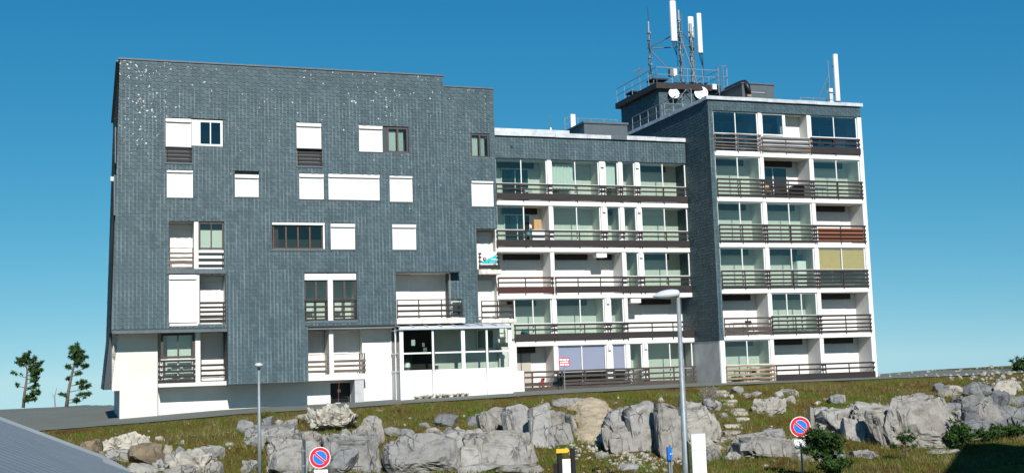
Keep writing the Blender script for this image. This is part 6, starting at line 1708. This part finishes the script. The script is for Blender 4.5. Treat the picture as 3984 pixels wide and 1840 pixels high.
MB().box(-9.85, -9.1, 3.3, 3.8, 5.55, 6.52).build('body', 'sign_white', root); MB().box(-9.88, -9.07, 3.27, 3.83, 6.525, 6.61).build('lid', 'lamp_grey', root)
root = empty('watering_can', (-10.05, 3.4, 6.3), 'blue-green watering can left of the cardboard box', 'can')
mb = MB(); tube_lathe(mb, -10.05, 3.4, [(0, 6.3), (.12, 6.3), (.11, 6.55), (.05, 6.6), (0, 6.6)]); mb.build('body', 'teal_plastic', root); MB().tube([(-10.15, 3.4, 6.38), (-10.35, 3.4, 6.62)], .02).build('spout', 'teal_plastic', root)
small_table(-10.05, 3.55, 5.55, 'box_dark', 'dark table under the watering can', 0.25)
root = empty('deck_lounger', (-10.4, 3.5, 0.25), 'folded blue-green lounger behind the first floor railing', 'lounger')
MB().prism([(-10.75, .3), (-10.1, .3), (-10.3, .95), (-10.55, .95)], 3.5, 3.54).build('sling', 'teal_plastic', root)
for a, b in (((-10.85, .27), (-10.55, 1.0)), ((-10.0, .27), (-10.3, 1.0))): MB().tube([(a[0], 3.48, a[1]), (b[0], 3.48, b[1])], .025).build('frame', 'black', root)
folding_chair(1.1, 0.55, 10.85, 'rail_raw', 'wooden chair behind the top left railing of the right block')
folding_chair(2.5, 0.55, 10.85, 'cardboard', 'orange wooden chair on the top left balcony of the right block')
for x in (8.0, 8.7): folding_chair(x, 0.55, 10.85, 'lamp_grey', 'left pale chair on the top right balcony' if x < 8.3 else 'right pale chair on the top right balcony')
small_table(4.6, 0.6, 8.2, 'rail_red', 'red-brown table on the open fourth storey balcony')
folding_chair(4.0, 0.55, 8.2, 'cardboard', 'tan chair on the open fourth storey balcony')
root = empty('barbecue', (6.0, 0.6, 8.2), 'black covered barbecue on the open fourth storey balcony', 'barbecue')
MB().prism([(5.5, 8.85), (6.45, 8.85), (6.35, 9.12), (5.8, 9.05)], .35, .85).build('lid', 'black', root); MB().box(5.55, 6.4, .4, .8, 8.2, 8.849).build('cart', 'box_dark', root)
small_table(7.6, 0.55, 8.2, 'lamp_grey', 'glass table on the fourth storey right balcony')
root = empty('fridge', (6.1, 0.8, 2.9), 'white fridge with black box on top, second storey middle bay', 'fridge')
MB().box(5.75, 6.35, .6, 1.15, 2.9, 4.55).build('body', 'sign_white', root); MB().box(5.76, 6.34, .57, .598, 3.5, 4.5).build('door', 'sign_white', root)
root = empty('microwave', (6.0, 0.8, 4.56), 'black microwave on top of the white fridge', 'microwave')
MB().box(5.7, 6.2, .65, 1.05, 4.56, 4.9).build('body', 'black', root); MB().box(5.72, 6.05, .63, .648, 4.6, 4.86).build('door', 'glass_blue', root)
small_table(1.6, 0.6, 0.25, 'black', 'black table on the open first storey left balcony', 0.5); folding_chair(2.3, 0.5, 0.25, 'black', 'black chair on the open first storey left balcony')
small_table(1.7, 0.6, -2.5, 'black', 'dark table behind the bleached ground floor fence'); folding_chair(2.5, 0.6, -2.5, 'black', 'dark chair right behind the bleached ground floor fence')
root = empty('toy_slide', (-9.6, 3.6, -2.5), 'red plastic toy on the ground floor terrace behind the fence', 'toy')
MB().prism([(-9.9, -2.2), (-9.4, -2.05), (-9.35, -1.8), (-9.45, -1.8), (-9.5, -1.98), (-9.9, -2.12)], 3.4, 3.7).build('slide', 'red_plastic', root); MB().box(-9.46, -9.36, 3.42, 3.68, -2.5, -2.06).build('stand', 'red_plastic', root)
for k, x in enumerate((-29.5, -28.95)):
    folding_chair(x, 2.25, -1.36, 'lamp_grey', ('left' if k == 0 else 'right') + ' chair behind the brown ground floor bay')
for k, x in enumerate((-22.8, -21.3)):
    folding_chair(x, 2.2, 1.56, 'sign_white', ('left' if k == 0 else 'right') + ' white chair behind the twin brown windows')
root = empty('lobby_bin', (-18.0, 1.2, -2.9), 'white cylinder standing inside the glazed porch', 'cylinder')
mb = MB(); tube_lathe(mb, -17.85, 1.3, [(0, -2.9), (.16, -2.9), (.16, -0.75), (.1, -.68), (0, -.68)]); mb.build('body', 'sign_white', root, smooth=True)
mb = MB(); tube_lathe(mb, -17.85, 1.3, [(.162, -1.12), (.163, -1.04), (.162, -.96)]); mb.build('band', 'steel_dark', root)
for k, (x, z, m_, w_, h_, lab) in enumerate(((-17.8, 0.15, 'lamp_grey', .2, .3, 'pale notice sheet on the left porch pane'), (-17.22, 0.08, 'post_wood', .13, .2, 'small pinkish notice on the left porch pane'), (-17.17, -0.17, 'steel_dark', .2, .2, 'blue-grey sticker low on the left porch pane'))):
    mb = MB(); mb.box(x, x + w_, VY + 0.056, VY + 0.06, z, z + h_); tag(mb.build('notice', m_), lab, 'notice', 'notices in the porch')
mb = MB(); mb.tube([(-21.35, 1.88, -0.55), (-21.37, 1.85, -1.6), (-21.42, 1.9, -2.72)], 0.008, 5); tag(mb.build('cord', 'orange_cloth'), 'red cord hanging from balcony to door step', 'cord')
mb = MB(); mb.box(-21.55, -21.3, 1.9, 2.3, -2.85, -2.66); mb.box(-21.9, -21.551, 1.95, 2.3, -2.85, -2.73); tag(mb.build('door_step', 'concrete'), 'low concrete block step before the dark basement door', 'step')
# tufts at the foot of the porch
for k in range(9):
    x = -17.6 + k * 0.34 + rng.uniform(-.1, .1)
    dead_bush((x, VY - 0.08, ground_z(x, 0.4) + 0.03), 12, 0.09, ordinal(k) + ' small dark weed tuft from the left along the porch foot', 'grass')['group'] = 'weed tufts along the porch'

# ------------------------------------------------------------------ metal roof in the near left corner
root = empty('metal_roof_shed', (-35.5, -42, -5.0), 'low shed with blue-grey ribbed steel roof at the lower left', 'shed')
def roof_z(x): return -1.82 - (x + 35.1) * 0.445
def ribbed(x0, x1, y0, y1, dz, name):
    """trapezoid sheet: ribs run down the slope, repeated along y"""
    mb = MB(); per, hgt = 0.45, 0.007
    ys = []; y = y0
    while y < y1 - 1e-6:
        for a, h_ in ((0, 0), (0.36, 0), (0.38, hgt), (0.43, hgt)): ys.append((min(y + a, y1), h_))
        y += per
    ys.append((y1, 0))
    for (ya, ha), (yb, hb) in zip(ys, ys[1:]):
        if yb - ya < 1e-6: continue
        A = [(x0, ya, roof_z(x0) + dz + ha), (x1, ya, roof_z(x1) + dz + ha), (x1, yb, roof_z(x1) + dz + hb), (x0, yb, roof_z(x0) + dz + hb)]
        mb.quad(*A); mb.quad(*[(p[0], p[1], p[2] - 0.012) for p in reversed(A)])
        mb.quad(A[1], (A[1][0], A[1][1], A[1][2] - .012), (A[2][0], A[2][1], A[2][2] - .012), A[2])
    return mb.build(name, 'roof_sheet', root, fix=False)
ribbed(-40.5, -33.32, -50.0, -36.15, 0.06, 'upper_sheet'); ribbed(-33.6, -32.84, -50.0, -36.15, 0.0, 'lower_sheet')
mb = MB(); mb.prism([(-40.5, roof_z(-40.5) + .12), (-33.3, roof_z(-33.3) + .12), (-32.82, roof_z(-32.82) + .04), (-32.82, roof_z(-32.82) - .16), (-40.5, roof_z(-40.5) - .1)], -36.14, -36.06); mb.build('verge_trim', 'roof_sheet', root)
mb = MB(); mb.prism([(-40.3, -5.2), (-33.1, -5.2), (-33.1, roof_z(-33.1) - .1), (-40.3, roof_z(-40.3) - .1)], -49.8, -36.4); mb.build('wall', 'timber_dark', root)
# chalet standing just outside the picture on the right; its shadow lies on the grass
root = empty('chalet', (-3.4, -48, -5.0), 'steep-roofed timber chalet whose shadow darkens the lower right grass', 'house')
GX, GZ = -3.4, 10.3
mb = MB(); mb.prism([(-11.6, -5.2), (4.8, -5.2), (4.8, 3.0), (GX, GZ - .25), (-11.6, 3.0)], -53.5, -42.4); mb.build('wall', 'timber_dark', root)
for s in (-1, 1):
    ex = GX + s * 9.2
    mb = MB(); mb.prism([(GX, GZ), (ex, 2.25), (ex, 2.0), (GX, GZ - .24)], -54.2, -42.0); mb.build('roof', 'roof_sheet', root)
dr = MB().box(-4.2, -3.0, -42.39, -42.33, -5.0, -2.8).build('door', 'frame_wood', root); MB().box(-3.15, -3.1, -42.32, -42.28, -4.0, -3.9).build('handle', 'steel', dr)
for x in (-8, -0.5):
    wd = MB().box(x, x + 1.4, -42.39, -42.34, -1.5, 0.2).build('window', 'frame_white', root); MB().box(x + .1, x + 1.3, -42.335, -42.325, -1.4, 0.1).build('pane', 'glass_blue', wd)
